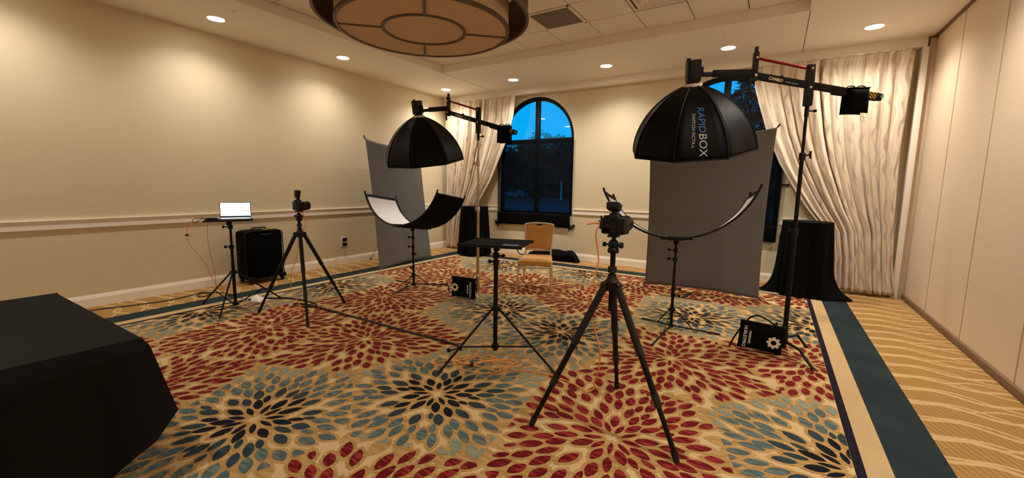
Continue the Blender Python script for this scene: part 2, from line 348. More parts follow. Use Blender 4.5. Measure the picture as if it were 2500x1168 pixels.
# ================================================================== STRUCTURE
def build_floor():
    b = B().box(((XL+XR)/2, (YF+YB)/2, -.1), (XR-XL, YB-YF, .2)); fl = struct('floor', b, 'outer', smooth=False)
    def ring(name, x0, x1, y1, x0i, x1i, y1i, z, mat, y0=-2.6):
        yi = y0+(y1-y1i)
        b = B(); o = [(x0, y0), (x1, y0), (x1, y1), (x0, y1)]; i = [(x0i, yi), (x1i, yi), (x1i, y1i), (x0i, y1i)]
        vs = [(p[0], p[1], z) for p in o+i]; b.add(vs, [(k, (k+1) % 4, 4+(k+1) % 4, 4+k) for k in range(4)])
        obj(name, b, mat, fl, smooth=False)
    ring('carpet_band', -6.122, .937, 7.490, -5.84, .655, 7.208, .0020, 'teal')
    ring('carpet_band', -5.84, .655, 7.208, -5.712, .530, 7.083, .0022, 'creamband', -2.32)
    ring('carpet_band', -5.712, .530, 7.083, -5.664, .482, 7.038, .0024, 'navy', -2.2)
    b = B().add([(-5.664, -2.15, .002), (.482, -2.15, .002), (.482, 7.038, .002), (-5.664, 7.038, .002)], [(0, 1, 2, 3)])
    obj('carpet_field', b, 'base_c', fl, smooth=False)
    # dahlia motifs: petals tufted a little above the field
    blue = [(-2.7, 1.27), (-1.96, 2.16), (-1.78, 3.87), (-2.68, 4.19), (-.71, 5.23), (-5.58, 2.12), (-4.3, 6.66), (.46, 5.59), (.48, 2.75), (-2.66, 6.86), (-5.45, 3.78)]
    red = [(-.72, 2.33), (-4.41, 2.26), (-3.28, 2.6), (-4.36, 3.78), (-4.45, 5.2), (-3.21, 5.48), (-2.0, 5.06), (-.67, 3.79), (-.66, 6.81), (-1.83, 6.78), (-1.6, .95), (-3.75, .85), (-.35, .9), (-5.0, .6), (-5.55, 5.6), (.5, 7.1), (.35, 4.35)]
    C = [(x, y, 'b') for x, y in blue]+[(x, y, 'r') for x, y in red]
    def clip(poly, nx, ny, d):
        out = []
        for i in range(len(poly)):
            p, q = poly[i], poly[(i+1) % len(poly)]; a = p[0]*nx+p[1]*ny-d; c = q[0]*nx+q[1]*ny-d
            if a <= 0: out.append(p)
            if a*c < 0: t = a/(a-c); out.append((p[0]+(q[0]-p[0])*t, p[1]+(q[1]-p[1])*t))
        return out
    pet = B(); hal = B(); rnd = random.Random(3)
    prof = [(-.5, 0), (-.36, .30), (-.15, .48), (.06, .5), (.27, .38), (.42, .18), (.5, 0)]
    mats = ['p_red', 'p_navy', 'p_dteal', 'p_teal', 'p_pale']
    cells = {}
    def clash(cc):
        for a_, b_, r_ in cc:
            gx, gy = int(a_*10), int(b_*10)
            for ix in (gx-1, gx, gx+1):
                for iy in (gy-1, gy, gy+1):
                    for p_, q_, s_ in cells.get((ix, iy), ()):
                        if (a_-p_)**2+(b_-q_)**2 < (r_+s_+.005)**2: return True
        return False
    def place(ci, cx, cy, kind, near, rr, a, ln, wd, aa, sizes):
        nonlocal seq
        x, y = cx+rr*math.cos(a), cy+rr*math.sin(a)
        if not (-5.75 < x < .56 and -1.2 < y < 7.1): return
        if any(math.hypot(ox-x, oy-y) < rr-.07 for _, ox, oy in near): return
        ca, sa = math.cos(aa), math.sin(aa)
        for sh in sizes:
            l_, w_ = ln*sh, wd*sh
            cc = [(x+t_*l_*ca, y+t_*l_*sa, q_*w_) for t_, q_ in ((-.36, .22), (-.18, .40), (.04, .46), (.26, .34))]
            if not clash(cc): break
        else: return
        okp = False; seq += 1
        for Bd, z in ((pet, .0042+.0012*((seq*.6180339) % 1)), (hal, .0026+.0012*((seq*.6180339) % 1))):
            if Bd is hal and not okp: continue
            gl = l_+(.060 if Bd is hal else 0); gw = w_+(.040 if Bd is hal else 0)
            po = [(u*gl, w*gw) for u, w in prof]+[(u*gl, -w*gw) for u, w in prof[-2:0:-1]]
            po = [(x+u*ca-w*sa, y+u*sa+w*ca) for u, w in po]
            for dd, ox, oy in (near if Bd is pet else []):
                nx, ny = (ox-cx)/dd, (oy-cy)/dd; po = clip(po, nx, ny, nx*(cx+ox)/2+ny*(cy+oy)/2-.008)
                if len(po) < 3: return
            for nx, ny, d in ((1, 0, .480), (-1, 0, 5.662), (0, 1, 7.036), (0, -1, 1.0)):
                po = clip(po, nx, ny, d)
                if len(po) < 3: return
            ar = abs(sum(po[i][0]*po[(i+1) % len(po)][1]-po[(i+1) % len(po)][0]*po[i][1] for i in range(len(po))))/2
            if ar < (.0010 if Bd is pet else .0016): return
            if Bd is pet:
                okp = True
                for c_ in cc: cells.setdefault((int(c_[0]*10), int(c_[1]*10)), []).append(c_)
            mi = 0
            if Bd is pet and kind == 'b':
                q = rr+rnd.uniform(-.04, .04); mi = 1 if q < .27 else 2 if q < .40 else 3 if q < .66 else 4
            Bd.add([(px, py, z) for px, py in po], [tuple(range(len(po)))], mi)
    seq = 0; fl_list = []
    for ci, (cx, cy, kind) in enumerate(C):
        near = sorted(((math.hypot(ox-cx, oy-cy), ox, oy) for oj, (ox, oy, _) in enumerate(C) if oj != ci))[:9]
        near = [n_ for n_ in near if n_[0] > .35]; fl_list.append(near)
        r = .115; ring = 0; ph = rnd.random()*6.28
        while r < 1.5:
            n = 9 if r < .22 else 14 if r < .40 else 20 if r < .62 else 28 if r < .92 else 38
            for k in range(n):
                a = ph+2*PI*(k+.5*(ring % 2))/n+rnd.uniform(-.04, .04)*10/n; rr = r+rnd.uniform(-.010, .010)
                ln = .140*rnd.uniform(.88, 1.1) if r > .15 else .115; wd = min(.064, .92*PI*rr/n)*rnd.uniform(.88, 1.08)
                place(ci, cx, cy, kind, near, rr, a, ln, wd, a+rnd.uniform(-.08, .08), (1, .86, .72))
            r += .076; ring += 1
    for ci, (cx, cy, kind) in enumerate(C):                      # fill the gaps with smaller petals
        for _ in range(420):
            rr = math.sqrt(rnd.uniform(.03, 1.4)); a = rnd.uniform(0, 6.283)
            place(ci, cx, cy, kind, fl_list[ci], rr, a, .128, .056, a+rnd.uniform(-.08, .08), (1, .8, .62))
    tag(obj('carpet_motif_ground', hal, 'halo', fl, smooth=False), kind='stuff')
    tag(obj('carpet_petals', pet, mats, fl, smooth=False), kind='stuff')
    return fl
FLOOR = build_floor()

# walls
WX1, WX2, WR, WSP, WBOT = -4.43, -.83, .895, 2.49, .90     # arched windows: centre x, radius, spring line, sill
def arch(cx, r, bot, n=28, sp=WSP):
    return [(cx-r, bot), (cx+r, bot)]+[(cx+r*math.cos(PI*k/n), sp+r*math.sin(PI*k/n)) for k in range(n+1)]
def build_walls():
    struct('wall_left', B().box((XL-.1, (YF+YB)/2, 1.85), (.2, YB-YF+.4, 3.7)), 'wall', smooth=False)
    struct('wall_front', B().box(((XL+XR)/2, YF-.1, 1.85), (XR-XL+.4, .2, 3.7)), 'wall', smooth=False)
    bm = bmesh.new(); edges = []
    def loop(pts):
        vs = [bm.verts.new((x, YB, z)) for x, z in pts]
        for i in range(len(vs)): edges.append(bm.edges.new((vs[i], vs[(i+1) % len(vs)])))
    loop([(XL, 0), (XR, 0), (XR, 3.7), (XL, 3.7)])
    for cx in (WX1, WX2): loop(arch(cx, WR, WBOT))
    bmesh.ops.triangle_fill(bm, use_beauty=True, edges=edges); bm.verts.index_update()
    b = B(); b.add([v.co for v in bm.verts], [[v.index for v in f.verts] for f in bm.faces]); bm.free()
    wb = struct('wall_back', b, 'wall', smooth=False)
    for cx in (WX1, WX2):
        a = arch(cx, WR, WBOT); n = len(a); b = B()
        b.add([(x, YB, z) for x, z in a]+[(x, YB+.16, z) for x, z in a], [(i, (i+1) % n, n+(i+1) % n, n+i) for i in range(n)])
        obj('window_reveal', b, 'trim', wb, ang=.5)
        # outer skin so that no daylight leaks round the frame
    wr = struct('wall_right', B().box((XR+.14, (YF+YB)/2, 1.85), (.2, YB-YF+.4, 3.7)), 'panel', smooth=False)
    ys = [7.80, 6.8375, 5.7075, 4.5775, 3.4475, 2.3175, 1.1875, .0575, -1.0725, -2.2025, YF]
    for i in range(len(ys)-1):
        y1, y0 = ys[i]-.004, ys[i+1]+.004
        obj('panel', B().box((XR+.02, (y0+y1)/2, 1.80), (.04, y1-y0, 3.46), .004), 'panel', wr, smooth=False)
    for y in ys[1:-1]: obj('panel_seam', B().box((XR+.008, y, 1.80), (.022, .020, 3.46), .004), 'seam', wr, smooth=False)
    obj('sweep_seal', B().box((XR+.015, (YF+7.85)/2, .035), (.07, 7.85-YF, .07), .008), 'kick', wr)
    obj('track', B().box((XR+.005, (YF+7.95)/2, 3.543), (.06, 7.95-YF, .026), .004), 'kick', wr)
    struct('trim_1', B().box((1.545, 7.9, 1.71), (.07, .16, 3.42), .006), 'trim')            # white jamb post
    struct('trim_2', B().box((1.625, 7.93, 1.77), (.07, .12, 3.54), .004), 'panel')            # partition pocket strip
build_walls()
def build_windows():
    lab = ['window_1', 'window_2']
    for nm, cx in zip(lab, (WX1, WX2)):
        y = YB+.05; b = B()
        a = arch(cx, WR, WBOT); i = arch(cx, WR-.075, WBOT+.075); n = len(a)
        vs = [(x, y, z) for x, z in a]+[(x, y, z) for x, z in i]+[(x, y+.06, z) for x, z in a]+[(x, y+.06, z) for x, z in i]
        fs = []
        for k in range(n):
            j = (k+1) % n; fs += [(k, j, n+j, n+k), (2*n+k, 2*n+j, 3*n+j, 3*n+k), (n+k, n+j, 3*n+j, 3*n+k), (k, j, 2*n+j, 2*n+k)]
        b.add(vs, fs); w = struct(nm, b, 'frame', ang=.5)
        obj('mullion', B().box((cx+.02, y+.03, (WBOT+WSP+WR)/2), (.10, .07, WSP+WR-WBOT-.1), .008), 'frame', w)
        obj('transom', B().box((cx, y+.03, WSP-.02), (2*WR-.1, .07, .10), .008), 'frame', w)
        gy = y+.035
        for s in (-1, 1):
            x0, x1 = (cx-WR+.07, cx-.02) if s < 0 else (cx+.06, cx+WR-.07)
            obj('pane', B().box(((x0+x1)/2, gy, (WBOT+.07+WSP-.06)/2), (x1-x0, .006, WSP-.06-WBOT-.07)), 'glass', w, smooth=False)
            m = 14; g = [((cx+.02)+s*.04, WSP+.02)]+[(cx+s*(WR-.07)*math.cos(PI/2*k/m), WSP+.02+(WR-.09)*math.sin(PI/2*k/m)) for k in range(m+1)]
            g = [(x, z) for x, z in g if s*(x-(cx+.02)) >= .03]; g.append((cx+.02+s*.03, WSP+WR-.07))
            obj('pane', B().prism([(x, gy-.003, z) for x, z in g], (0, 0, 0), (0, .006, 0)), 'glass', w, smooth=False)
build_windows()
def build_trim():
    # base boards, chair rails, pelmet
    bp = [(0, 0), (.016, 0), (.016, .10), (.012, .118), (.006, .142), (0, .142)]
    rp = [(0, -.105), (.018, -.105), (.018, -.012), (.030, -.008), (.030, 0), (0, 0)]
    def left(name, pr, z, y0, y1): return struct(name, B().prism([(XL+d, y0, z+h) for d, h in pr], (0, y0, 0), (0, y1, 0)), 'trim', smooth=False)
    def back(name, pr, z, x0, x1): return struct(name, B().prism([(x0, YB-d, z+h) for d, h in pr], (x0, 0, 0), (x1, 0, 0)), 'trim', smooth=False)
    left('baseboard_left', bp, 0, YF, YB); back('baseboard_back', bp, 0, XL, 1.5)
    left('trim_3', rp, RAIL, YF, YB)
    for k, (x0, x1) in enumerate(((XL, WX1-WR-.03), (WX1+WR+.03, WX2-WR-.03), (WX2+WR+.03, 1.5))): back('trim_%d' % (4+k), rp, RAIL, x0, x1)
    b = B().box(((XL+1.56)/2, 7.915, (HC+3.425)/2), (1.56-XL, .16, HC-3.425), .004)
    struct('trim_7', b, 'ceil')
build_trim()
def build_ceiling():
    b = B()
    for x0, x1, y0, y1 in ((XL, TX0, YF, YB), (TX1, XR+.2, YF, YB), (TX0, TX1, TY1, YB), (TX0, TX1, YF, TY0)):
        b.box(((x0+x1)/2, (y0+y1)/2, HC+.06), (x1-x0, y1-y0, .12))
    c = struct('ceiling', b, 'ceil', smooth=False)
    bb = B()
    bb.box(((TX0+TX1)/2, (TY0+TY1)/2, TZ+.05), (TX1-TX0+.3, TY1-TY0+.3, .06)); obj('grid', bb, 'grid', c, smooth=False)
    for nm, cc, dd in (('tray_side', (TX0+.004, (TY0+TY1)/2, (HC+TZ)/2+.011), (.008, TY1-TY0, TZ-HC+.02)), ('tray_side', (TX1-.004, (TY0+TY1)/2, (HC+TZ)/2+.011), (.008, TY1-TY0, TZ-HC+.02)),
                       ('tray_side', ((TX0+TX1)/2, TY1-.004, (HC+TZ)/2+.011), (TX1-TX0-.016, .008, TZ-HC+.02)), ('tray_side', ((TX0+TX1)/2, TY0+.004, (HC+TZ)/2+.011), (TX1-TX0-.016, .008, TZ-HC+.02))):
        obj(nm, B().box(cc, dd), 'ceil', c, smooth=False)
    for cc, dd in (((.180, (TY1+7.83)/2, HC-.0008), (.008, 7.83-TY1, .002)), ((-5.37, (TY1+7.83)/2, HC-.0008), (.006, 7.83-TY1, .002))):
        obj('control_joint', B().box(cc, dd), 'grid', c, smooth=False)
    g = .6155; tile = None; skip = {(4, 1), (6, 1)}
    for i in range(9):
        for j in range(9):
            if (i, j) in skip: continue
            x, y = -5.365+g*(i+.5), 6.12-g*(j+.5)
            if tile is None:
                tile = obj('ceiling_tile', B().box((x, y, TZ+.008), (g-.012, g-.012, .018), .003), 'tile', c, smooth=False); t0 = (x, y)
            else:
                o = tile.copy(); COL.objects.link(o); o.parent = c; o.location = (x-t0[0], y-t0[1], 0)
    return c
CEIL = build_ceiling()
g = .6155
def vent_at(i, j): return (-5.365+g*(i+.5), 6.12-g*(j+.5))
def build_vents():
    x, y = vent_at(4, 1)
    t = thing('return_air_grille', 'dark grey square return air grille set among ceiling tiles', 'air vent', (x, y, TZ-.012))
    b = B()
    for s in (-1, 1): b.box((x+s*.285, y, TZ-.002), (.035, .605, .02), .003); b.box((x, y+s*.285, TZ-.002), (.605, .035, .02), .003)
    obj('grille_frame', b, 'tile', t); obj('grille_back', B().box((x, y, TZ+.012), (.56, .56, .01)), 'vent', t, smooth=False)
    sl = None
    for k in range(26):
        yy = y-.262+k*.021
        if sl is None: sl = obj('slat', B().box((x, yy, TZ+.002), (.545, .012, .010)), 'vent', t, smooth=False); y0 = yy
        else: o = sl.copy(); COL.objects.link(o); o.parent = t; o.location = (0, yy-y0, 0)
    x, y = vent_at(6, 1)
    t = thing('supply_diffuser', 'white stepped square air diffuser at the top edge of the ceiling', 'air vent', (x, y, TZ-.03))
    for k, (s, z) in enumerate(((.60, TZ+.004), (.46, TZ-.006), (.33, TZ-.014), (.20, TZ-.022))):
        b = B(); h = s/2; i = h-.045
        pr = lambda q, zz: [(x-q, y-q, zz), (x+q, y-q, zz), (x+q, y+q, zz), (x-q, y+q, zz)]
        vs = pr(h, z)+pr(i, z+.03)+pr(h, z+.006)+pr(i, z+.036); fs = []
        for e in range(4):
            f = (e+1) % 4; fs += [(e, f, 4+f, 4+e), (8+e, 8+f, 12+f, 12+e), (e, f, 8+f, 8+e), (4+e, 4+f, 12+f, 12+e)]
        b.add(vs, fs); obj('diffuser_cone', b, 'tile', t, smooth=False)
    obj('diffuser_back', B().box((x, y, TZ+.045), (.60, .60, .01)), 'grid', t, smooth=False)
build_vents()

# ================================================================== CEILING LIGHTS
def downlight(x, y, label, power=1.0):
    t = thing('downlight', label, 'ceiling light', (x, y, HC-.006), 'recessed downlights in the ceiling border')
    obj('trim_ring', B().lathe([(.094, -.004), (.114, -.006), (.117, 0), (.094, .0)], (x, y, HC), 32, closed=True), 'trim', t)
    obj('lens', B().lathe([(.0, .0), (.094, 0), (.094, -.003), (.0, -.006)], (x, y, HC-.0005), 32), 'lampglow', t)
    l = bpy.data.lights.new('downlight_beam', 'SPOT'); l.energy = LAMP_POWER*power; l.color = LAMP_COL; l.spot_size = math.radians(146); l.spot_blend = 1.0; l.shadow_soft_size = .07
    o = bpy.data.objects.new('downlight_beam', l); COL.objects.link(o); o.parent = t; o.location = (0, 0, -.012)
for x, y, lb in ((-6.18, 2.762, 'glowing recessed downlight near the top of the left wall, left of the drum chandelier'),
                 (-6.18, 4.613, 'glowing recessed downlight above the left wall, nearest below the drum chandelier'),
                 (-6.2, 7.178, 'small glowing recessed downlight in the far corner of the ceiling'),
                 (-4.482, 7.165, 'glowing recessed downlight above the left arched window'),
                 (-2.602, 7.127, 'glowing recessed downlight midway between the two arched windows'),
                 (-.748, 7.103, 'glowing recessed downlight above the large octagonal softbox'),
                 (.891, 7.094, 'large glowing recessed downlight above the curtain by the partition wall'),
                 (-6.18, .90, 'recessed downlight over the left wall beside the camera, out of view'),
                 (-6.18, -1.0, 'added recessed downlight over the left wall behind the camera, out of view'),  # this one and those below: unseen downlights, added to supply room light
                 (.891, 4.9, 'added recessed downlight over the partition wall beside the boom stand, out of view'),
                 (.891, 2.7, 'added recessed downlight over the partition wall beside the camera, out of view'),
                 (.891, .5, 'added recessed downlight over the partition wall behind the camera, out of view'),
                 (-2.6, -.3, 'added recessed downlight over the rear of the room, out of view')):
    downlight(x, y, lb, .52 if x < -6 and y < 6 else 1.0)
def chandelier():
    c = (-2.61, 2.755); z0 = 2.79
    t = thing('drum_chandelier', 'large round double drum chandelier with bronze rings and linen shade', 'chandelier', (c[0], c[1], z0))
    C = lambda z: (c[0], c[1], z)
    obj('inner_shade', B().lathe([(.700, .0), (.705, 0), (.705, .42), (.700, .42)], C(z0), 64, closed=True), 'shade', t)
    obj('outer_shade', B().lathe([(.862, 0), (.868, 0), (.868, .34), (.862, .34)], C(z0+.09), 64, closed=True), ['darkwood'], t)
    obj('outer_rim', B().lathe([(.852, -.006), (.876, -.006), (.876, .020), (.852, .020)], C(z0+.09), 64, closed=True), 'bronze', t)
    obj('top_rim', B().lathe([(.852, -.01), (.876, -.01), (.876, .01), (.852, .01)], C(z0+.43), 64, closed=True), 'bronze', t)
    d = obj('diffuser', B().lathe([(0, 0), (.70, 0), (.70, .006), (0, .006)], C(z0+.004), 64), 'shade', t)
    obj('inner_rim', B().lathe([(.688, -.006), (.712, -.006), (.712, .022), (.688, .022)], C(z0), 64, closed=True), 'bronze', t)
    obj('center_ring', B().lathe([(.325, -.006), (.350, -.006), (.350, .006), (.325, .006)], C(z0), 48, closed=True), 'bronze', t)
    for k in range(4):
        a = math.radians(43.5)+PI/2*k; p = Vector((math.cos(a), math.sin(a), 0))
        b = B().box(Vector(C(z0))+p*.52, (.35, .020, .012), .002, rotz(a)); obj('spoke', b, 'bronze', t)
    for k in range(4):
        a = .58+PI/2*k; p = Vector((math.cos(a), math.sin(a), 0))
        obj('strut', B().cyl(Vector(C(z0+.41))+p*.70, Vector(C(z0+.41))+p*.865, .006), 'bronze', t)
        obj('hanging_rod', B().cyl(Vector(C(z0+.41))+p*.70, Vector(C(TZ-.02))+p*.10, .006), 'bronze', t)
    obj('canopy', B().lathe([(0, -.04), (.10, -.03), (.14, 0), (0, 0)], C(TZ-.002), 32), 'bronze', t)
chandelier()
for x, y, z, lb in ((-5.712, 2.759, HC, 'tiny white sprinkler cap beside the downlight nearest the camera'), (-4.442, 6.46, HC, 'tiny white sprinkler cap above the left arched window'),
                    (-.722, 6.454, HC, 'tiny white sprinkler cap above the downlight over the large softbox'), (-2.593, 4.596, TZ-.002, 'small white sprinkler head in the ceiling tiles right of the chandelier')):
    t = thing('sprinkler_head', lb, 'sprinkler', (x, y, z-.02), 'ceiling sprinklers')
    obj('escutcheon', B().lathe([(0, -.008), (.030, -.007), (.042, 0), (0, 0)], (x, y, z), 24), 'trim', t)
    obj('cap', B().lathe([(0, -.020), (.022, -.018), (.022, -.006), (0, -.006)], (x, y, z), 20), 'trim', t)

# ================================================================== OUTSIDE
def outside():
    struct('ground', B().box((-20, 68, -.55), (200, 119, .1)), 'ground', smooth=False)
    struct('road', B().box((-20, 27, -.495), (200, 32, .02)), 'road', smooth=False)
    def tree(x, y, z0, h, rx, n, ls, mat, name, label, sp=1.0, seed=1, trunk=True):
        rnd = random.Random(seed); t = thing(name, label, 'tree', (x, y, z0)); b = B()
        lobes = [(rnd.uniform(-.5, .5)*rx, rnd.uniform(-.4, .4)*rx, rnd.uniform(.45, .85)*h, rnd.uniform(.4, .65)*rx) for _ in range(9)]
        for _ in range(n):
            lx, ly, lz, lr = rnd.choice(lobes); v = Vector((rnd.gauss(0, 1), rnd.gauss(0, 1), rnd.gauss(0, 1))).normalized()*lr*rnd.uniform(.55, 1)**.5
            c = Vector((x+lx, y+ly, z0+lz))+v; R_ = Matrix.Rotation(rnd.uniform(0, 6.28), 3, Vector((rnd.gauss(0, 1), rnd.gauss(0, 1), rnd.gauss(0, 1))).normalized())
            l = ls*rnd.uniform(.7, 1.2); w = l*.42
            b.add([c+R_@Vector(p) for p in ((-l/2, 0, 0), (-l*.2, -w*.48, .03*l), (l*.2, -w*.42, .03*l), (l/2, 0, 0), (l*.2, w*.42, .03*l), (-l*.2, w*.48, .03*l))], [(0, 1, 2, 3), (0, 3, 4, 5)])
        tag(obj('foliage', b, mat, t, smooth=False), kind='stuff')
        tb = B().tube([(x, y, z0), (x+.05, y, z0+h*.4), (x, y, z0+h*.7)], [.04*rx+.05, .03*rx+.04, .02])
        obj('trunk', tb, 'bark', t)
        bb = B()
        for lx, ly, lz, lr in lobes: bb.tube([(x, y, z0+h*.35), (x+lx*.5, y+ly*.5, z0+lz*.75), (x+lx, y+ly, z0+lz)], [.04, .025, .01], 6)
        obj('branches', bb, 'bark', t)
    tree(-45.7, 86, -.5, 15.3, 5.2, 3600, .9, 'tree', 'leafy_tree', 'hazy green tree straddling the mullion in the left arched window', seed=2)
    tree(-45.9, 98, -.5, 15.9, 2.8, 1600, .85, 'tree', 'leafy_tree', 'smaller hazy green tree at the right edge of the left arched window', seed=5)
    rnd = random.Random(77); hd = thing('tall_hedge', 'dark tall hedge running beyond the lawn outside the windows', 'hedge', (-30, 75, -.5)); b = B()
    for _ in range(9000):
        x = rnd.uniform(-66, 14); hh = 10.2+.8*math.sin(x*.7)+.6*math.sin(x*1.7+1)
        c = Vector((x, 75+rnd.uniform(-2, 2), -.5+hh*rnd.random()**.6)); R_ = Matrix.Rotation(rnd.uniform(0, 6.28), 3, Vector((rnd.gauss(0, 1), rnd.gauss(0, 1), rnd.gauss(0, 1))).normalized()); l = rnd.uniform(.8, 1.5); w = l*.5
        b.add([c+R_@Vector(p) for p in ((-l/2, 0, 0), (0, -w/2, 0), (l/2, 0, 0), (0, w/2, 0))], [(0, 1, 2, 3)])
    tag(obj('foliage', b, 'leaf', hd, smooth=False), kind='stuff')
    obj('hedge_core', B().box((-26, 75.5, 4.0), (80, 2, 9.0), .4), 'leaf', hd)
    tree(-.15, 10.1, -.5, 4.9, 1.35, 2000, .24, 'leaf', 'magnolia_tree', 'dark broad leaved tree right outside the right arched window', seed=11)
    # parked car
    cx, cy, z = -38.0, 62.0, -.49
    t = thing('parked_car', 'grey car parked beyond the sheer fabric of the left window', 'car', (cx, cy, z))
    side = [(-2.1, .35), (-2.15, .75), (-1.95, .95), (-1.2, 1.0), (-.6, 1.42), (.75, 1.45), (1.35, 1.02), (2.05, .92), (2.15, .6), (2.1, .35)]
    obj('body', B().prism([(cx+a, cy-.85, z+h) for a, h in side], (0, 0, 0), (0, 1.7, 0)), 'carpaint', t, ang=.4)
    obj('side_window', B().prism([(cx+a, cy-.862, z+h) for a, h in ((-1.0, 1.03), (-.55, 1.34), (.70, 1.37), (1.15, 1.04))], (0, 0, 0), (0, .01, 0)), 'lcd', t)
    for wx in (-1.35, 1.35):
        for s in (-1, 1): obj('wheel', B().cyl((cx+wx, cy+s*.87, z+.33), (cx+wx, cy+s*.68, z+.33), .33, n=24), 'tyre', t)
    t = thing('street_post', 'thin pale post standing on the lawn beyond the left window', 'post', (-28.4, 60, -.5))
    obj('shaft', B().cyl((-28.4, 60, -.5), (-28.4, 60, 2.4), .16, .12), 'trim', t); obj('cap', B().lathe([(.09, 0), (.12, .04), (.05, .12), (0, .13)], (-28.4, 60, 2.4), 16), 'trim', t)
outside()

# ================================================================== SOFT FURNISHINGS
def interp(tab, z):
    tab = sorted(tab)
    if z <= tab[0][0]: return tab[0][1]
    for (a, p), (b, q) in zip(tab, tab[1:]):
        if z <= b: t = (z-a)/(b-a); return p+(q-p)*t
    return tab[-1][1]
def curtain(name, label, lt, rt, zt, zb, nf, y0, amp, seed):
    rnd = random.Random(seed); ph = [rnd.uniform(0, 6.28) for _ in range(6)]
    wide = abs(interp(rt, zt)-interp(lt, zt))*1.9
    def fn(u, v):
        z = zt+(zb-zt)*v; a, b = interp(lt, z), interp(rt, z); w = max(b-a, .1)
        uu = u+.016*math.sin(3.1*u*6.28+ph[0]+v*.8)+.010*math.sin(7.3*u*6.28+ph[5])
        ampv = amp*(.55+.45*min(1, v*4))*(1+.35*math.sin(v*2+ph[1]+u*14)+.3*math.sin(u*31+ph[2]))
        y = y0+ampv*math.sin(nf*6.283*uu+.5*math.sin(v*2.5+ph[2]))+.4*ampv*math.sin(nf*1.63*6.283*uu+ph[3])
        x = a+w*u+.25*ampv*math.cos(nf*6.283*uu+ph[4])*min(1, u*12, (1-u)*12)
        return (x, y, z)
    b = B().grid(fn, 220, 70, uv=lambda u, v: (u*wide, (1-v)*(zt-zb)))
    o = thing(name, label, 'curtain', ((interp(lt, zb)+interp(rt, zb))/2, y0, zb))
    obj('fabric', b, 'curtain', o, ang=1.5, solid=.003)
    x0, x1 = interp(lt, zt), interp(rt, zt)
    obj('track_rail', B().box(((x0+x1)/2, 7.80, 3.412), (x1-x0, .03, .022)), 'trim', o)
curtain('window_curtain', 'silvery wave patterned curtain swept left beside the left arched window', [(3.4, -6.72), (0, -6.72)],
        [(3.4, -4.79), (3.0, -4.83), (2.66, -4.93), (2.34, -5.05), (1.64, -5.38), (1.25, -5.64), (.98, -5.83), (.69, -6.0), (.35, -6.1), (0.02, -6.14)], 3.405, .03, 15, 7.75, .035, 4)
curtain('window_curtain', 'silvery wave patterned curtain hanging beside the folding partition wall', [(3.4, -.42), (3.1, -.40), (2.85, -.33), (2.35, -.17), (1.91, .02), (1.475, .27), (1.2, .45), (1.06, .56), (.9, .66), (.5, .72), (0, .73)],
        [(3.4, 1.43), (2.8, 1.42), (2.1, 1.40), (1.1, 1.43), (.5, 1.47), (0, 1.54)], 3.405, .045, 12, 7.77, .038, 9)
def cocktail_table(cx, cy, r, label, clab, flare, seed, h=1.06):
    rnd = random.Random(seed)
    t = thing('cocktail_table', label, 'table', (cx, cy, 0), 'tall round cocktail tables')
    obj('tabletop', B().lathe([(0, -.02), (r-.012, -.02), (r-.008, -.01), (r-.012, 0), (0, 0)], (cx, cy, h-.006), 40), 'darkwood', t)
    obj('pole', B().cyl((cx, cy, .03), (cx, cy, h-.03), .035, n=16), 'blackm', t)
    obj('base', B().lathe([(0, 0), (.24, 0), (.24, .01), (.05, .035), (0, .035)], (cx, cy, .001), 32), 'blackm', t)
    b = B(); n = 144; rows = 26; vs = []; ph = [rnd.uniform(0, 6.28) for _ in range(4)]
    for j in range(rows+1):
        v = j/rows
        for k in range(n):
            a = 2*PI*k/n
            fold = (.010+.028*v)*math.sin(9*a+ph[0]+.6*math.sin(3*a))+(.012*v)*math.sin(17*a+ph[1])
            fl = .02*v+.02*v**3
            for fa, fw, fm in flare: d = math.atan2(math.sin(a-fa), math.cos(a-fa)); fl += fm*math.exp(-(d/fw)**2)*v**9
            rr = r+fold*min(1, v*5)+fl; vs.append((cx+rr*math.cos(a), cy+rr*math.sin(a), h+.004-(h-.012)*v if j else h+.004))
    fs = [(j*n+k, j*n+(k+1) % n, (j+1)*n+(k+1) % n, (j+1)*n+k) for j in range(rows) for k in range(n)]
    vs.append((cx, cy, h+.004)); c = len(vs)-1; fs += [(k, (k+1) % n, c) for k in range(n)]
    b.add(vs, fs); tag(obj('table_drape', b, 'bfab', None, ang=.9), clab, 'tablecloth', 'black table drapes')
cocktail_table(-5.53, 7.33, .295, 'tall cocktail table hidden under black drape beside the left arched window', 'black drape over tall round table between the swept curtain and left arched window', [], 2)
cocktail_table(.43, 7.36, .305, 'tall cocktail table hidden under black drape beside the long curtain', 'black drape over tall round table with hem puddling on the carpet by the long curtain', [(PI*1.0, .4, .10), (PI*.95, .25, .06), (-.3, .45, .22)], 5)
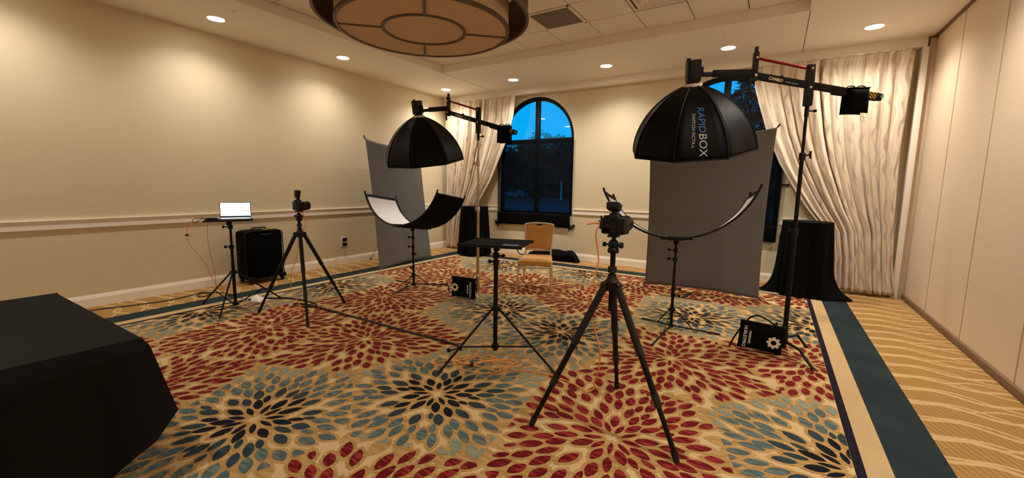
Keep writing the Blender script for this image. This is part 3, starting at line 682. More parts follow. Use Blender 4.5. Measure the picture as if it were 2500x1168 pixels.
def banquet_table():
    x0, x1, y0, y1, h = -4.03, -2.53, -1.10, .72, .745
    t = thing('banquet_table', 'rectangular banquet table under the black cloth in the foreground', 'table', ((x0+x1)/2, (y0+y1)/2, 0))
    obj('tabletop', B().box(((x0+x1)/2, (y0+y1)/2, h-.015), (x1-x0-.02, y1-y0-.02, .028), .004), 'darkwood', t)
    for x in (x0+.35, x1-.35):
        for y in (y0+.35, y1-.35): obj("leg", B().cyl((x, y, 0), (x, y, h-.03), .02), 'blackm', t)
    # cloth: rounded rectangle rings falling from the edge
    per = []
    def side(a, b, n, nx, ny):
        for k in range(n): q = k/n; per.append((a[0]+(b[0]-a[0])*q, a[1]+(b[1]-a[1])*q, nx, ny, q))
    ns = 46; e = .0
    side((x1, y0), (x1, y1), ns, 1, 0); side((x1, y1), (x0, y1), ns, 0, 1); side((x0, y1), (x0, y0), ns, -1, 0); side((x0, y0), (x1, y0), ns, 0, -1)
    n = len(per); rows = 22; vs = []
    def hem(i):
        x, y, nx, ny, q = per[i]
        if nx == 1: d = (y1-y); return max(.012, .26-1.1*max(0, d-.02)) if d < .5 else .012
        if ny == 1: d = x1-x; return .345-.02*math.sin(d*2)
        return .05
    for j in range(rows+1):
        v = j/rows
        for i, (x, y, nx, ny, q) in enumerate(per):
            cd = min(math.hypot(x-a, y-c) for a in (x0, x1) for c in (y0, y1)); corner = max(0, 1-cd/.16)
            z = h+.006-(h-hem(i))*v if j else h+.006
            out = .006*min(1, v*8)+.085*v*corner+.016*v*math.sin(i*.55+.5)*min(1, cd/.12)
            dx, dy = nx, ny
            if corner > 0:
                sx = 1 if abs(x-x1) < abs(x-x0) else -1; sy = 1 if abs(y-y1) < abs(y-y0) else -1
                dx = nx+(.5*sx if ny else 0)*corner; dy = ny+(.5*sy if nx else 0)*corner
            rd = .010*max(0, 1-v*12)
            vs.append((x+dx*out-nx*rd, y+dy*out-ny*rd, z-(.004 if 0 < j < 2 else 0)))
    fs = [(j*n+k, j*n+(k+1) % n, (j+1)*n+(k+1) % n, (j+1)*n+k) for j in range(rows) for k in range(n)]
    fs.append(tuple(range(n)))
    tag(obj('tablecloth', B().add(vs, fs), 'cloth', None, ang=.8), 'large black tablecloth over the rectangular table in the left foreground', 'tablecloth')
banquet_table()

# ================================================================== WINDOW SHEERS AND TAPE
def sheer(cx, w0, w1, zt, zb, label, seed):
    rnd = random.Random(seed); p = rnd.uniform(0, 6)
    def fn(u, v): 
        x = cx+w0+(w1-w0)*u+.012*math.sin(v*5+p)*(1 if u > .5 else -1)*(4*(u-.5)**2); z = zt+(zb-zt)*v-.03*(u-.5)*v*0
        return (x, YB-.036+.010*math.sin(u*9+v*3+p)*math.sin(PI*v)-.004, z+.02*math.sin(u*3.1)*v)
    o = thing('window_sheer', label, 'window sheer', (cx, YB-.04, zb), 'black sheers over the windows')
    obj('fabric', B().grid(fn, 40, 30), 'sheer', o, ang=1.5)
    v0 = (zt-.925)/(zt-zb); obj('hem_fold', B().grid(lambda u, v: Vector(fn(u, v0+(1-v0)*v))-Vector((0, .004, 0)), 40, 6), 'bfab', o, ang=1.5, solid=.002)
sheer(WX1, -.93, .885, 2.50, .655, 'black sheer fabric taped over the lower half of the left window', 1)
sheer(WX2, -.90, .905, 2.46, .66, 'black sheer fabric over the right window behind the large grey backdrop', 2)
def tape(c, ang, l, label, strand=True, w=.05):
    t = thing('gaffer_tape', label, 'tape', c, 'black tape on the back wall')
    R_ = Matrix.Rotation(-ang, 3, 'Y'); obj('strip', B().box(c, (l, .004, w), 0, R_), 'tape', t, smooth=False)
    if strand: obj('loose_end', B().box(Vector(c)+Vector((.0, -.004, -.0)), (l*.8, .004, .016), 0, Matrix.Rotation(-ang+1.6, 3, 'Y')), 'tape', t, smooth=False)
tape((-5.385, YB-.012, .66), -.9, .15, 'piece of black tape at the left bottom corner of the left window sheer')
tape((-3.52, YB-.012, .675), .7, .17, 'piece of black tape at the right bottom corner of the left window sheer')
tape((.10, YB-.012, 1.588), 0, .16, 'short black tape strip beside the right window under the curtain', False, .03)
for (x, y, ln, lb, w) in ((-.945, 6.06, .66, 'black tape T mark on the carpet in front of the large grey backdrop', .03), (-.79, 4.945, .50, 'black tape T mark on the carpet under the reflector stand', .03)):
    t = thing('tape_mark', lb, 'tape', (x, y, .004), 'tape marks on the carpet')
    obj('bar', B().box((x, y, .0062), (ln, w, .0016)), 'tape', t, smooth=False)
    obj('stem', B().box((x-.01, y+.19, .0062), (.055, .36, .0016), 0, rotz(-.1)), 'tape', t, smooth=False)

# ================================================================== BACKDROPS
def backdrop(bl, br, tl, tr, label, back, leg, grp='collapsible grey backdrops'):
    bl, br, tl, tr = map(Vector, (bl, br, tl, tr)); n = (br-bl).cross(tl-bl).normalized()
    base = (bl+br)/2; t = thing('grey_backdrop', label, 'backdrop', (base.x, base.y, 0), grp)
    if n.dot(Vector(back)) < 0: n = -n                                  # n points to the rear
    def fn(u, v):
        cu = .028*(1-(2*v-1)**2); cv = (.016 if v < .5 else .045)*(1-(2*u-1)**2)*abs(2*v-1)
        uu = cu*0+u*(1-2*cu*.55)+cu*.55; vv = v-cv*.8*(1 if v > .5 else -1)
        p = (bl*(1-uu)+br*uu)*(1-vv)+(tl*(1-uu)+tr*uu)*vv
        w = .006*math.sin(u*14+v*5)*(1-v)*math.sin(PI*u)+.004*math.sin(u*40+v*8)*max(0, .4-v)
        return p+n*w
    obj('fabric', B().grid(fn, 60, 60), 'grey', t, ang=1.2, solid=.003)
    c = (bl+br+tl+tr)/4+n*.10
    for p in (bl, br, tl, tr):
        out = p+(p-c).normalized()*.05; q = p+n*.012
        if out.z < .012: out.z = .012
        obj('frame_rod', B().cyl(c, q, .008, n=8), 'blackm', t); obj('rod_tip', B().cyl(q, out, .011, n=8), 'rubber', t)
    obj('hub', B().lathe([(0, -.03), (.05, -.03), (.05, .03), (0, .03)], c, 16, frame(n)), 'black', t)
    obj('support_leg', B().cyl(c, leg, .006, n=8), 'thinwire', t)
    lf = Vector(leg); obj('leg_foot', B().cyl(lf+Vector((0, 0, .05)), lf+Vector((0, 0, .001)), .014, n=10), 'rubber', t)
    hm = [fn(k/40, 0) for k in range(41)]; obj('hem', B().tube([p-n*.002 for p in hm], .005, 6), 'grey', t)
backdrop((-5.80, 4.93, .03), (-5.97, 6.43, .03), (-6.17, 5.00, 2.31), (-6.32, 6.47, 2.31), 'tall grey fabric backdrop leaning near the left wall, behind the smaller softbox', (-1, 0, 0), (-6.76, 5.53, .002))
backdrop((-1.615, 6.53, .035), (-.085, 6.53, .03), (-1.70, 6.70, 2.34), (-.045, 6.68, 2.33), 'wide dark grey fabric backdrop standing in front of the right arched window', (0, 1, 0), (-.85, 7.25, .002))

# ================================================================== STANDS, REFLECTORS
def knob(b, c, d, r=.016, l=.05):
    c = Vector(c); d = Vector(d).normalized(); b.cyl(c, c+d*l, .006, n=8); b.lathe([(0, 0), (r, .002), (r*1.1, .012), (r, .022), (0, .024)], c+d*(l-.01), 12, frame(d)); return b
def light_stand(name, label, cat, p, top, hubz, feet, style, knobs, grp=None, rp=.016, sections=None, mat='blackm'):
    x, y = p; t = thing(name, label, cat, (x, y, 0), grp)
    bz = .02 if style != 'mid' else .10
    secs = sections or [(bz, hubz+.12, rp), (hubz+.12, top*.72, rp*.85), (top*.72, top, rp*.7)]
    for a, b_, r in secs: obj('pole_section', B().cyl((x, y, a), (x, y, b_), r, n=14), mat, t)
    for z, d in knobs:
        b = B().lathe([(0, -.025), (rp*1.45, -.025), (rp*1.5, .02), (0, .025)], (x, y, z), 14); knob(b, (x+d[0]*.015, y+d[1]*.015, z), (d[0], d[1], 0)); obj('lock_collar', b, 'black', t)
    obj('leg_collar', B().lathe([(0, -.022), (rp*1.9, -.022), (rp*2, .02), (0, .022)], (x, y, hubz), 14), 'black', t)
    obj('lower_collar', B().lathe([(0, -.015), (rp*1.8, -.015), (rp*1.8, .015), (0, .015)], (x, y, bz+.02), 14), 'black', t)
    for fx, fy in feet:
        d = Vector((fx-x, fy-y, 0)).normalized(); fo = Vector((fx, fy, .012))
        hub = Vector((x, y, hubz))+d*.03; low = Vector((x, y, bz+.02))+d*.028
        if style == 'low':
            lg = obj('leg', B().cyl(low, fo, .009, n=8), mat, t); mid = lerp(low, fo, .42)
            obj('brace', B().cyl(hub, mid, .006, n=8), mat, t)
        else:
            lg = obj('leg', B().cyl(hub, fo, .010, n=8), mat, t); mid = lerp(hub, fo, .62 if style == 'mid' else .58)
            obj('brace', B().cyl(low, mid, .0075, n=8), mat, t)
        obj('foot', B().cyl(lerp(low if style == 'low' else hub, fo, .94), fo-Vector((0, 0, .008)), .013, n=8), 'rubber', lg)
    return t
def reflector(C, yaw, tilt, roll, r, th, Wd, label):
    C = Vector(C); Rm = Matrix.Rotation(yaw, 3, 'Z') @ Matrix.Rotation(tilt, 3, 'X') @ Matrix.Rotation(roll, 3, 'Y')
    t = thing('curved_reflector', label, 'reflector', C-Vector((0, 0, .03)), 'curved eye light reflectors')
    def P(s, w, off=0): rr = r-off; return C+Rm@Vector((rr*math.sin(s*th), w*Wd/2, r-rr*math.cos(s*th)))
    obj('reflective_fabric', B().grid(lambda u, v: P((2*u-1)*.94, (2*v-1)*.90, .004), 60, 4), 'white', t, ang=1.5)
    obj('black_backing', B().grid(lambda u, v: P((2*u-1)*.985, (2*v-1)*.98, 0), 60, 4), 'bfab', t, ang=1.5)
    e = (.985)
    b = B()
    for w0, w1 in ((-.98, -.90), (.90, .98)): b.grid(lambda u, v: P((2*u-1)*e, w0+(w1-w0)*v, .005), 60, 1)
    for s0, s1 in ((-e, -.94), (.94, e)): b.grid(lambda u, v: P(s0+(s1-s0)*u, (2*v-1)*.98, .005), 2, 4)
    obj('fabric_border', b, 'nylon', t, ang=1.5)
    for w in (-1, 1): obj('frame_tube', B().tube([P(-1.045+2.09*k/50, w, .002) for k in range(51)], .011, 8), 'blackm', t)
    for s in (-.985, .985): obj('end_bar', B().tube([P(s, -1, .003), P(s, 1, .003)], .010, 8), 'black', t)
    for s in (-.985, .985):
        for w in (-.9, .9): obj('hook', B().box(P(s*.995, w, .012), (.02, .02, .02), .003), 'silver', t)
    obj('mount_bar', B().tube([P(0, -1.0, -.014), P(0, 1.0, -.014)], .013, 8), 'blackm', t)
    for w in (-1, 1): obj('mount_clip', B().box(P(0, w, .0), (.15, .03, .04), .006, Rm), 'black', t)
    obj('cross_bar', B().tube([P(-.17, 0, -.018), P(.17, 0, -.018)], .012, 8), 'blackm', t)
    obj('swivel', B().lathe([(0, -.03), (.03, -.03), (.03, .02), (0, .025)], P(0, 0, -.028), 14), 'black', t)
    return t
light_stand('light_stand', 'low black light stand carrying the curved reflector beneath the smaller softbox', 'light stand', (-4.455, 4.413), .855, .177, [(-4.935, 4.52), (-4.373, 3.986), (-4.101, 4.777)], 'low', [(.74, (-1, -.3)), (.60, (-1, -.3)), (.50, (1, -.3)), (.30, (.2, -1))], 'reflector stands')
light_stand('light_stand', 'low black light stand carrying the curved reflector beneath the larger softbox', 'light stand', (-.843, 4.622), .94, .215, [(-1.191, 4.789), (-.89, 4.008), (-.37, 4.699)], 'low', [(.86, (-1, -.2)), (.76, (-1, .2)), (.45, (1, .1)), (.38, (1, -.3))], 'reflector stands')
reflector((-4.455, 4.413, .895), .065, -.137, -.029, .709, 1.207, .64, 'curved reflector showing its white face and black back beneath the smaller softbox')
reflector((-.843, 4.622, .984), .167, -.108, -.036, .761, 1.181, .66, 'curved reflector seen edge on in front of the wide grey backdrop')

# platform on centre stand
light_stand('tripod_stand', 'black tripod stand holding the flat black platform in the middle of the room', 'light stand', (-1.967, 2.91), .985, .462, [(-2.177, 2.421), (-1.412, 2.942), (-2.28, 3.35)], 'mid', [(.92, (1, .2)), (.86, (-1, .1))], None, .019, [(.08, .90, .019), (.90, .99, .016)])
def platform(c, yaw, w, d, label, name='stand_platform', ph=.016):
    t = thing(name, label, 'platform', (c[0], c[1], c[2]-.03)); Rm = rotz(yaw); cv = Vector(c)
    obj('board', B().box(cv, (w, d, ph), .005, Rm), 'cloth', t)
    obj('edge_rail', B().box(cv+Rm@Vector((0, -d/2-.004, .0)), (w+.02, .010, ph+.010), .003, Rm), 'black', t)
    obj('edge_rail', B().box(cv+Rm@Vector((0, d/2+.004, .0)), (w+.02, .010, ph+.010), .003, Rm), 'black', t)
    obj('mount_socket', B().lathe([(0, -.055), (.028, -.055), (.03, -.01), (.05, 0), (0, 0)], cv-Vector((0, 0, ph/2)), 16), 'black', t)
    return t
tp = platform((-1.978, 2.935, 1.02), .285, .53, .40, 'flat black fabric topped platform on the middle tripod stand')
obj('corner_patch', B().box(Vector((-1.978, 2.935, 1.0288))+rotz(.285)@Vector((.16, -.13, 0)), (.13, .07, .001), 0, rotz(.285)), 'carpaint', tp, smooth=False)

# laptop stand and laptop
light_stand('tripod_stand', 'black tripod stand holding the laptop beside the black suitcase', 'light stand', (-5.452, 2.435), 1.035, .43, [(-5.903, 2.271), (-5.109, 2.11), (-5.347, 2.939)], 'high', [(.98, (-.5, -1)), (.74, (-.5, -.6))], None, .018)
LY = math.atan2(.90, .434)           # direction of the laptop's width
platform((-5.445, 2.42, 1.062), LY, .46, .26, 'thin black platform under the open laptop', 'stand_platform', .012)
def laptop():
    c = Vector((-5.425, 2.49, 1.0685)); Rm = rotz(LY); t = thing('laptop', 'open laptop with glowing white screen on the tripod platform', 'laptop', c)
    Wd, Dp, Hs = .315, .20, .185
    P = lambda x, y, z: c+Rm@Vector((x, y, z))
    bs = obj('keyboard_base', B().box(P(0, 0, .008), (Wd, Dp, .014), .004, Rm), 'silver', t)
    obj('keyboard', B().box(P(0, .02, .0155), (Wd*.86, Dp*.5, .002), 0, Rm), 'black', bs, smooth=False)
    obj('touchpad', B().box(P(0, -.065, .0155), (.09, .05, .0015), 0, Rm), 'silver', bs, smooth=False)
    Rs = Rm @ Matrix.Rotation(-.22, 3, 'X'); h = P(0, Dp/2-.004, .016); Q = lambda x, y, z: h+Rs@Vector((x, y, z))
    lid = obj('screen_lid', B().box(Q(0, .003, Hs/2), (Wd, .007, Hs), .003, Rs), 'black', t)
    obj('display', B().box(Q(0, -.0012, Hs/2+.004), (Wd-.016, .0015, Hs-.028), 0, Rs), 'screen', lid, smooth=False)
    obj('task_bar', B().box(Q(.02, -.0022, .020), (Wd-.05, .0008, .010), 0, Rs), 'taskbar', lid, smooth=False)
laptop()
def hub_device():
    c = Vector((-5.50, 2.27, 1.0685)); t = thing('tether_adapter', 'small black cable adapter with looped wire at the left end of the laptop platform', 'adapter', c); Rm = rotz(LY)
    obj('case', B().box(c+Vector((0, 0, .012)), (.10, .035, .022), .005, Rm), 'black', t)
    lp = [c+Rm@Vector(p) for p in ((-.05, 0, .012), (-.10, .01, .02), (-.16, .015, .014), (-.185, 0, -.012), (-.16, -.01, -.03), (-.13, -.01, -.01), (-.09, -.005, .014), (-.05, -.005, .014))]
    obj('wire_loop', B().tube(smoothpath(lp), .004, 6), 'cord', t)
hub_device()

# suitcase
def suitcase():
    x0, x1, y0, y1 = -6.77, -6.45, 3.06, 3.62; cx, cy = (x0+x1)/2, (y0+y1)/2
    t = thing('suitcase', 'large black rolling suitcase standing against the left wall', 'suitcase', (cx, cy, 0))
    obj('shell', B().box((cx, cy, .43), (x1-x0, y1-y0, .74), .075), 'bfab', t)
    obj('front_pocket', B().box((x1+.006, cy, .40), (.03, (y1-y0)*.80, .54), .014), 'bfab', t)
    obj('piping', B().tube(smoothpath([(x1-.01, y0+.05, .09), (x1-.01, y0+.01, .2), (x1-.01, y0+.01, .65), (x1-.01, y0+.06, .785), (x1-.01, y1-.06, .785), (x1-.01, y1-.01, .65), (x1-.01, y1-.01, .2), (x1-.01, y1-.05, .09)], 6, True), .007, 6), 'black', t)
    obj('top_handle', B().tube(smoothpath([(cx, cy-.10, .80), (cx, cy-.08, .825), (cx, cy+.08, .825), (cx, cy+.10, .80)]), .011, 8), 'rubber', t)
    obj('side_handle', B().tube(smoothpath([(cx, y0+.005, .36), (cx, y0-.02, .38), (cx, y0-.02, .48), (cx, y0+.005, .5)]), .009, 8), 'rubber', t)
    obj('front_handle', B().tube(smoothpath([(x1+.0, cy-.05, .745), (x1+.02, cy-.03, .735), (x1+.02, cy+.08, .735), (x1, cy+.10, .745)]), .007, 8), 'rubber', t)
    obj('luggage_tag', B().box((cx+.10, cy+.08, .806), (.035, .16, .006), .002, rotz(.15)), 'yellow', t)
    for y in (y0+.06, y1-.03):
        for x in (x0+.04, x1-.03): obj('wheel', B().cyl((x, y-.015, .034), (x, y+.015, .034), .034, n=20), 'rubber', t)
    for y in (y0+.07, y1-.03): obj('corner_guard', B().box((x1-.015, y, .085), (.06, .09, .07), .015), 'black', t)
suitcase()
t = thing('wall_outlet', 'white wall outlet with two black plugs low on the left wall', 'outlet', (XL+.01, 4.97, .30))
obj('plate', B().box((XL+.005, 4.972, .425), (.009, .115, .175), .003), 'trim', t)
obj('plug', B().box((XL+.035, 4.972, .468), (.055, .07, .062), .008), 'black', t); obj('plug', B().box((XL+.035, 4.972, .375), (.055, .07, .062), .008), 'black', t)
t = thing('wall_switch', 'tiny pale wall plate low on the partition end by the long curtain', 'wall plate', (XR-.01, 7.45, 1.25))

# ================================================================== TRIPODS AND CAMERAS
def tripod(p, hubz, topz, colbot, feet, label, R0=.020):
    x, y = p; t = thing('camera_tripod', label, 'tripod', (x, y, 0), 'camera tripods')
    obj('column', B().cyl((x, y, colbot), (x, y, topz), R0*.72, n=16), 'blackm', t)
    obj('shoulder', B().lathe([(0, -.045), (R0*1.6, -.045), (R0*2.2, -.02), (R0*2.1, .012), (R0*1.3, .034), (R0*1.1, .06), (0, .062)], (x, y, hubz), 18), 'black', t)
    obj('column_lock', B().lathe([(0, -.015), (R0*1.25, -.015), (R0*1.25, .02), (0, .025)], (x, y, hubz+.085), 16), 'rubber', t)
    for fx, fy in feet:
        d = Vector((fx-x, fy-y, 0)).normalized(); h = Vector((x, y, hubz-.01))+d*.045; f = Vector((fx, fy, .012))
        lg = obj('leg', B().cyl(h, lerp(h, f, .40), R0*1.0, n=14), 'foam', t)
        obj('hinge', B().lathe([(0, -.02), (R0*1.05, -.02), (R0*1.05, .02), (0, .02)], h, 14, frame(d.cross(Vector((0, 0, 1))))), 'black', lg)
        obj('leg_section', B().cyl(lerp(h, f, .40), lerp(h, f, .70), R0*.82, n=12), 'blackm', lg)
        obj('leg_section', B().cyl(lerp(h, f, .70), lerp(h, f, .965), R0*.66, n=12), 'blackm', lg)
        for q, rr in ((.40, 1.08), (.665, 1.0), (.70, .95)):
            obj('twist_lock', B().cyl(lerp(h, f, q-.02), lerp(h, f, q+.02), R0*rr, n=14), 'rubber', lg)
        obj('foot', B().cyl(lerp(h, f, .955), f-Vector((0, 0, .009)), R0*.95, R0*.75, n=12), 'rubber', lg)
    obj('head_base', B().lathe([(0, 0), (R0*1.5, 0), (R0*1.6, .02), (R0*1.2, .035), (0, .04)], (x, y, topz-.005), 18), 'black', t)
    hd = obj('ball_head', B().lathe([(0, 0), (R0*1.35, 0), (R0*1.55, .018), (R0*1.2, .04), (R0*.6, .05), (R0*.55, .068), (0, .07)], (x, y, topz+.028), 18), 'black', t)
    b = B(); knob(b, (x-.02, y, topz+.045), (-1, -.2, 0), .014, .035); knob(b, (x+.02, y, topz+.045), (1, -.1, 0), .018, .028); obj('head_knobs', b, 'rubber', hd)
    obj('quick_release_plate', B().box((x, y, topz+.102), (.06, .075, .016), .004), 'black', t)
def camera(p, z, yaw, label, trig, sc=1.0, ll=1.0):
    t = thing('dslr_camera', label, 'camera', (p[0], p[1], z), 'cameras on tripods')
    X = Matrix.Translation((p[0], p[1], z)) @ Matrix.Rotation(yaw, 4, 'Z') @ Matrix.Scale(sc, 4)
    def bb(): b = B(); b.X = X; return b
    body = obj('body', bb().box((0, 0, .050), (.140, .062, .096), .012), 'black', t)
    obj('grip', bb().box((.058, .028, .046), (.034, .050, .086), .014), 'rubber', body)
    obj('viewfinder_hump', bb().box((-.004, .002, .108), (.066, .062, .034), .012, taper=.7), 'black', body)
    obj('eyecup', bb().box((-.004, -.036, .104), (.036, .014, .024), .005), 'rubber', body)
    obj('rear_screen', bb().box((-.018, -.0325, .044), (.082, .004, .058), .002), 'lcd', body)
    b = bb()
    for kx, kz in ((.045, .07), (.052, .055), (.045, .040), (.05, .022)): b.cyl((kx, -.030, kz), (kx, -.035, kz), .006, n=10)
    obj('buttons', b, 'rubber', body)
    obj('mode_dial', bb().lathe([(0, 0), (.016, 0), (.016, .012), (0, .012)], (-.048, 0, .097), 16), 'rubber', body)
    obj('shutter_dial', bb().lathe([(0, 0), (.010, 0), (.010, .010), (0, .010)], (.055, .028, .090), 14), 'rubber', body)
    Ry = Matrix.Rotation(-PI/2, 3, 'X')
    ln = obj('lens', bb().lathe([(0, 0), (.036, 0), (.036, .02*ll), (.040, .024*ll), (.040, .060*ll), (.043, .064*ll), (.043, .115*ll), (.041, .118*ll), (0, .118*ll)], (-.004, .030, .052), 28, Ry), 'black', t)
    obj('zoom_ring', bb().lathe([(.0415, 0), (.0445, .002), (.0445, .034*ll), (.0415, .036*ll)], (-.004, .03+.07*ll, .052), 28, Ry, True), 'rubber', ln)
    obj('lens_hood', bb().lathe([(.041, 0), (.047, 0), (.050, .05*ll), (.048, .05*ll)], (-.004, .03+.115*ll, .052), 28, Ry, True), 'black', ln)
    obj('front_glass', bb().lathe([(0, 0), (.038, 0), (.036, .004), (0, .008)], (-.004, .03+.117*ll, .052), 24, Ry), 'lensg', ln)
    fl = obj('hot_shoe', bb().box((-.004, .0, .130), (.024, .026, .016), .003), 'black', t)
    if trig == 'radio':
        R1 = Matrix.Rotation(-.35, 3, 'X'); c = Vector((-.004, -.008, .160))
        f = obj('flash_trigger', bb().box(c, (.072, .056, .044), .010, R1, taper=1.12), 'black', t)
        obj('trigger_screen', bb().box(c+R1@Vector((0, -.012, .0225)), (.05, .028, .002), 0, R1), 'lcd', f, smooth=False)
    else:
        R1 = Matrix.Rotation(-.10, 3, 'X')
        f = obj('flash_trigger', bb().box((-.004, -.004, .180), (.050, .040, .090), .008, R1, taper=1.25), 'black', t)
        obj('trigger_screen', bb().box((-.004, -.029, .19), (.036, .002, .05), 0, R1), 'lcd', f, smooth=False)
    return t
MT = (-.829, 2.53)
tripod(MT, .905, 1.105, .725, [(-1.195, 2.184), (-.897, 2.967), (-.346, 2.313)], 'large black camera tripod in the centre foreground', .0225)
camera(MT, 1.214, -.06, 'black camera with radio trigger on the foreground tripod, seen from behind', 'radio', 1.07)
LT = (-4.52, 2.727)
tripod(LT, .945, 1.09, .80, [(-4.975, 2.46), (-4.054, 2.486), (-4.506, 3.267)], 'black camera tripod in front of the suitcase by the left wall', .021)
camera(LT, 1.20, .04, 'black camera with upright trigger on the tripod by the left wall', 'tall', 1.0, .55)

# ================================================================== BOOM STANDS
def boom_set(pole, ang, label_s, label_b, poletop, zl, pmat, colmat, knobs, feet, slope_f, slope_b, headd, tailx, zf, seclist):
    px, py = pole; t = thing('boom_stand', label_s, 'light stand', (px, py, 0), 'boom stands')
    for a, b_, r in seclist: obj('pole_section', B().cyl((px, py, a), (px, py, b_), r, n=16), pmat, t)
    for z, d, l in knobs:
        b = B().lathe([(0, -.035), (.024, -.035), (.026, .02), (.021, .03), (0, .03)], (px, py, z), 16); b.cyl((px, py, z), (px+d[0]*l, py+d[1]*l, z+.01), .007, n=8)
        b.cyl((px+d[0]*l-d[1]*.0, py+d[1]*l, z-.022), (px+d[0]*l, py+d[1]*l, z+.040), .009, n=8); obj('lock_collar', b, colmat, t)
    zz = .10
    for k, (fx, fy) in enumerate(feet):
        d = Vector((fx-px, fy-py, 0)); l = d.length; d.normalize(); z = .115+.035*k; o = Vector((px, py, 0))
        path = smoothpath([o+d*.02+Vector((0, 0, z)), o+d*l*.35+Vector((0, 0, z)), o+d*l*.55+Vector((0, 0, z-.005)), o+d*l*.68+Vector((0, 0, z-.04)), o+d*l+Vector((0, 0, .012))], 5)
        lg = obj('leg', B().tube(path, .0125, 10), pmat, t)
        obj('foot', B().cyl(o+d*(l*.985)+Vector((0, 0, .016)), o+d*(l+.005)+Vector((0, 0, .002)), .015, n=10), 'rubber', lg)
        obj('leg_collar', B().lathe([(0, -.016), (.030, -.016), (.030, .016), (0, .016)], (px, py, z), 16), colmat, t)
    # boom: local +X forward
    bt = thing('overhead_boom', label_b, 'boom arm', (px, py, poletop), 'parallelogram boom arms'); X = Matrix.Translation((px, py, 0)) @ Matrix.Rotation(ang, 4, 'Z')
    def bb(): b = B(); b.X = X; return b
    def bar(a, b_, th, h): # flat bar from a to b in local xz
        a, b_ = Vector(a), Vector(b_); d = b_-a; Rm = Matrix.Rotation(-math.atan2(d.z, d.x), 3, 'Y'); return bb().box((a+b_)/2, (d.length, th, h), .004, Rm)
    fx = slope_f[0]; zf_ = zl+slope_f[1]
    obj('post', bb().box((0, 0, (poletop+zl+.19)/2), (.058, .05, zl+.19-poletop), .006), 'black', bt)
    obj('spigot', bb().cyl((0, 0, poletop-.09), (0, 0, poletop+.02), .017, n=14), 'blackm', bt)
    b = bb(); knob(b, (-.015, 0, poletop-.04), (-1, 0, 0), .012, .05); obj('spigot_knob', b, 'black', bt)
    dl = Vector((fx, 0, slope_f[1])).normalized(); tail = Vector((tailx, 0, zl-slope_b))
    arm = obj('lower_arm', bar((fx+.01, 0, zf_), tail, .036, .056), 'blackm', bt)
    bk = lerp((0, 0, zl), tail, .62); obj('tail_sleeve', bar(lerp((0, 0, zl), tail, .33)+Vector((0, 0, .004)), tail+Vector((.03, 0, .004)), .044, .062), 'blackm', bt)
    obj('upper_rod', bb().cyl((0, 0, zl+.155), (fx, 0, zf_+.145), .0115, n=12), 'red', bt)
    obj('front_bracket', bb().box((fx+.012, 0, zf_+.075), (.036, .05, .24), .005), 'black', bt)
    obj('bracket_tab', bb().box((fx+.012, 0, zf_+.215), (.022, .03, .05), .004), 'black', bt)
    obj('front_arm', bar((fx+.03, 0, zf), (headd-.17, 0, zf), .04, .056), 'blackm', bt)
    obj('front_tongue', bar((headd-.18, 0, zf-.006), (headd-.06, 0, zf-.006), .03, .036), 'black', bt)
    obj('tilt_handle', bb().cyl((fx+.05, 0, zf-.03), (fx+.045, 0, zf-.15), .009, .011, 10), 'rubber', bt)
    obj('arm_stop', bb().box((fx*.52, 0, zl+slope_f[1]*.52+.037), (.02, .02, .022), .003), 'black', bt)
    for bx, bz in ((0, zl), (0, zl+.155), (fx+.012, zf_), (fx+.012, zf_+.145)):
        for s in (-1, 1): obj('bolt', bb().cyl((bx, s*.020, bz), (bx, s*.031, bz), .011, n=10), 'chrome', bt)
    # hazard stripes and sticker at the tail, brand lettering on the arm (both flanks)
    dt = (tail-Vector((0, 0, zl))).normalized(); Rt = Matrix.Rotation(-math.atan2(-dt.z, -dt.x), 3, 'Y')
    for s in (-1, 1):
        c = tail-dt*.095+Vector((0, s*.0226, .004)); b = bb(); hx, hz = .042, .026
        vs = [c+Rt@Vector((a*hx, 0, q*hz)) for a, q in ((-1, -1), (1, -1), (1, 1), (-1, 1))]; b.add(vs, [(0, 1, 2, 3)]); b.uv = [(0, 0), (1, 0), (1, 1), (0, 1)]
        obj('hazard_label', b, 'stripes', bt, smooth=False)
        obj('sticker', bb().cyl(tail-dt*.008+Vector((0, s*.0222, .004)), tail-dt*.008+Vector((0, s*.0232, .004)), .013, n=16), 'dot', bt)
        Ra = Matrix.Rotation(-math.atan2(slope_f[1], fx), 3, 'Y'); md = Vector((fx*.56, 0, zl+slope_f[1]*.56))
        for body, size, off, mt in (('CAMBO', .034, -.10, 'logo'), ('LIGHT BOOM', .017, .045, 'ptext')):
            vs, fs = text_mesh(body, size, .15, 'LEFT', .0012 if body == 'CAMBO' else 0); b = bb()
            sx = -1 if s > 0 else 1
            # text runs away from the front joint as read from that flank
            vv = [md+Vector((0, s*.0188, 0))+Ra@Vector(((v.x+off)*sx, 0, v.y)) for v in vs]
            b.add(vv, fs); obj('lettering', b, mt, bt, smooth=False)
    return bt, X
boom_set((.174, 4.505), math.radians(206), 'tall black boom stand with bent legs on the right side of the carpet', 'black boom arm with red rod holding the larger lettered softbox', 2.225, 2.377, 'blackm', 'black',
         [(1.80, (.8, -.55), .07), (1.14, (-1, 0), .05), (.24, (-1, .1), .07)], [(.386, 4.209), (.364, 4.80), (-.17, 4.52)], (.44, .105), .085, .97, -.58, 2.505,
         [(.055, 1.16, .0205), (1.16, 1.82, .0165), (1.82, 2.16, .0125)])
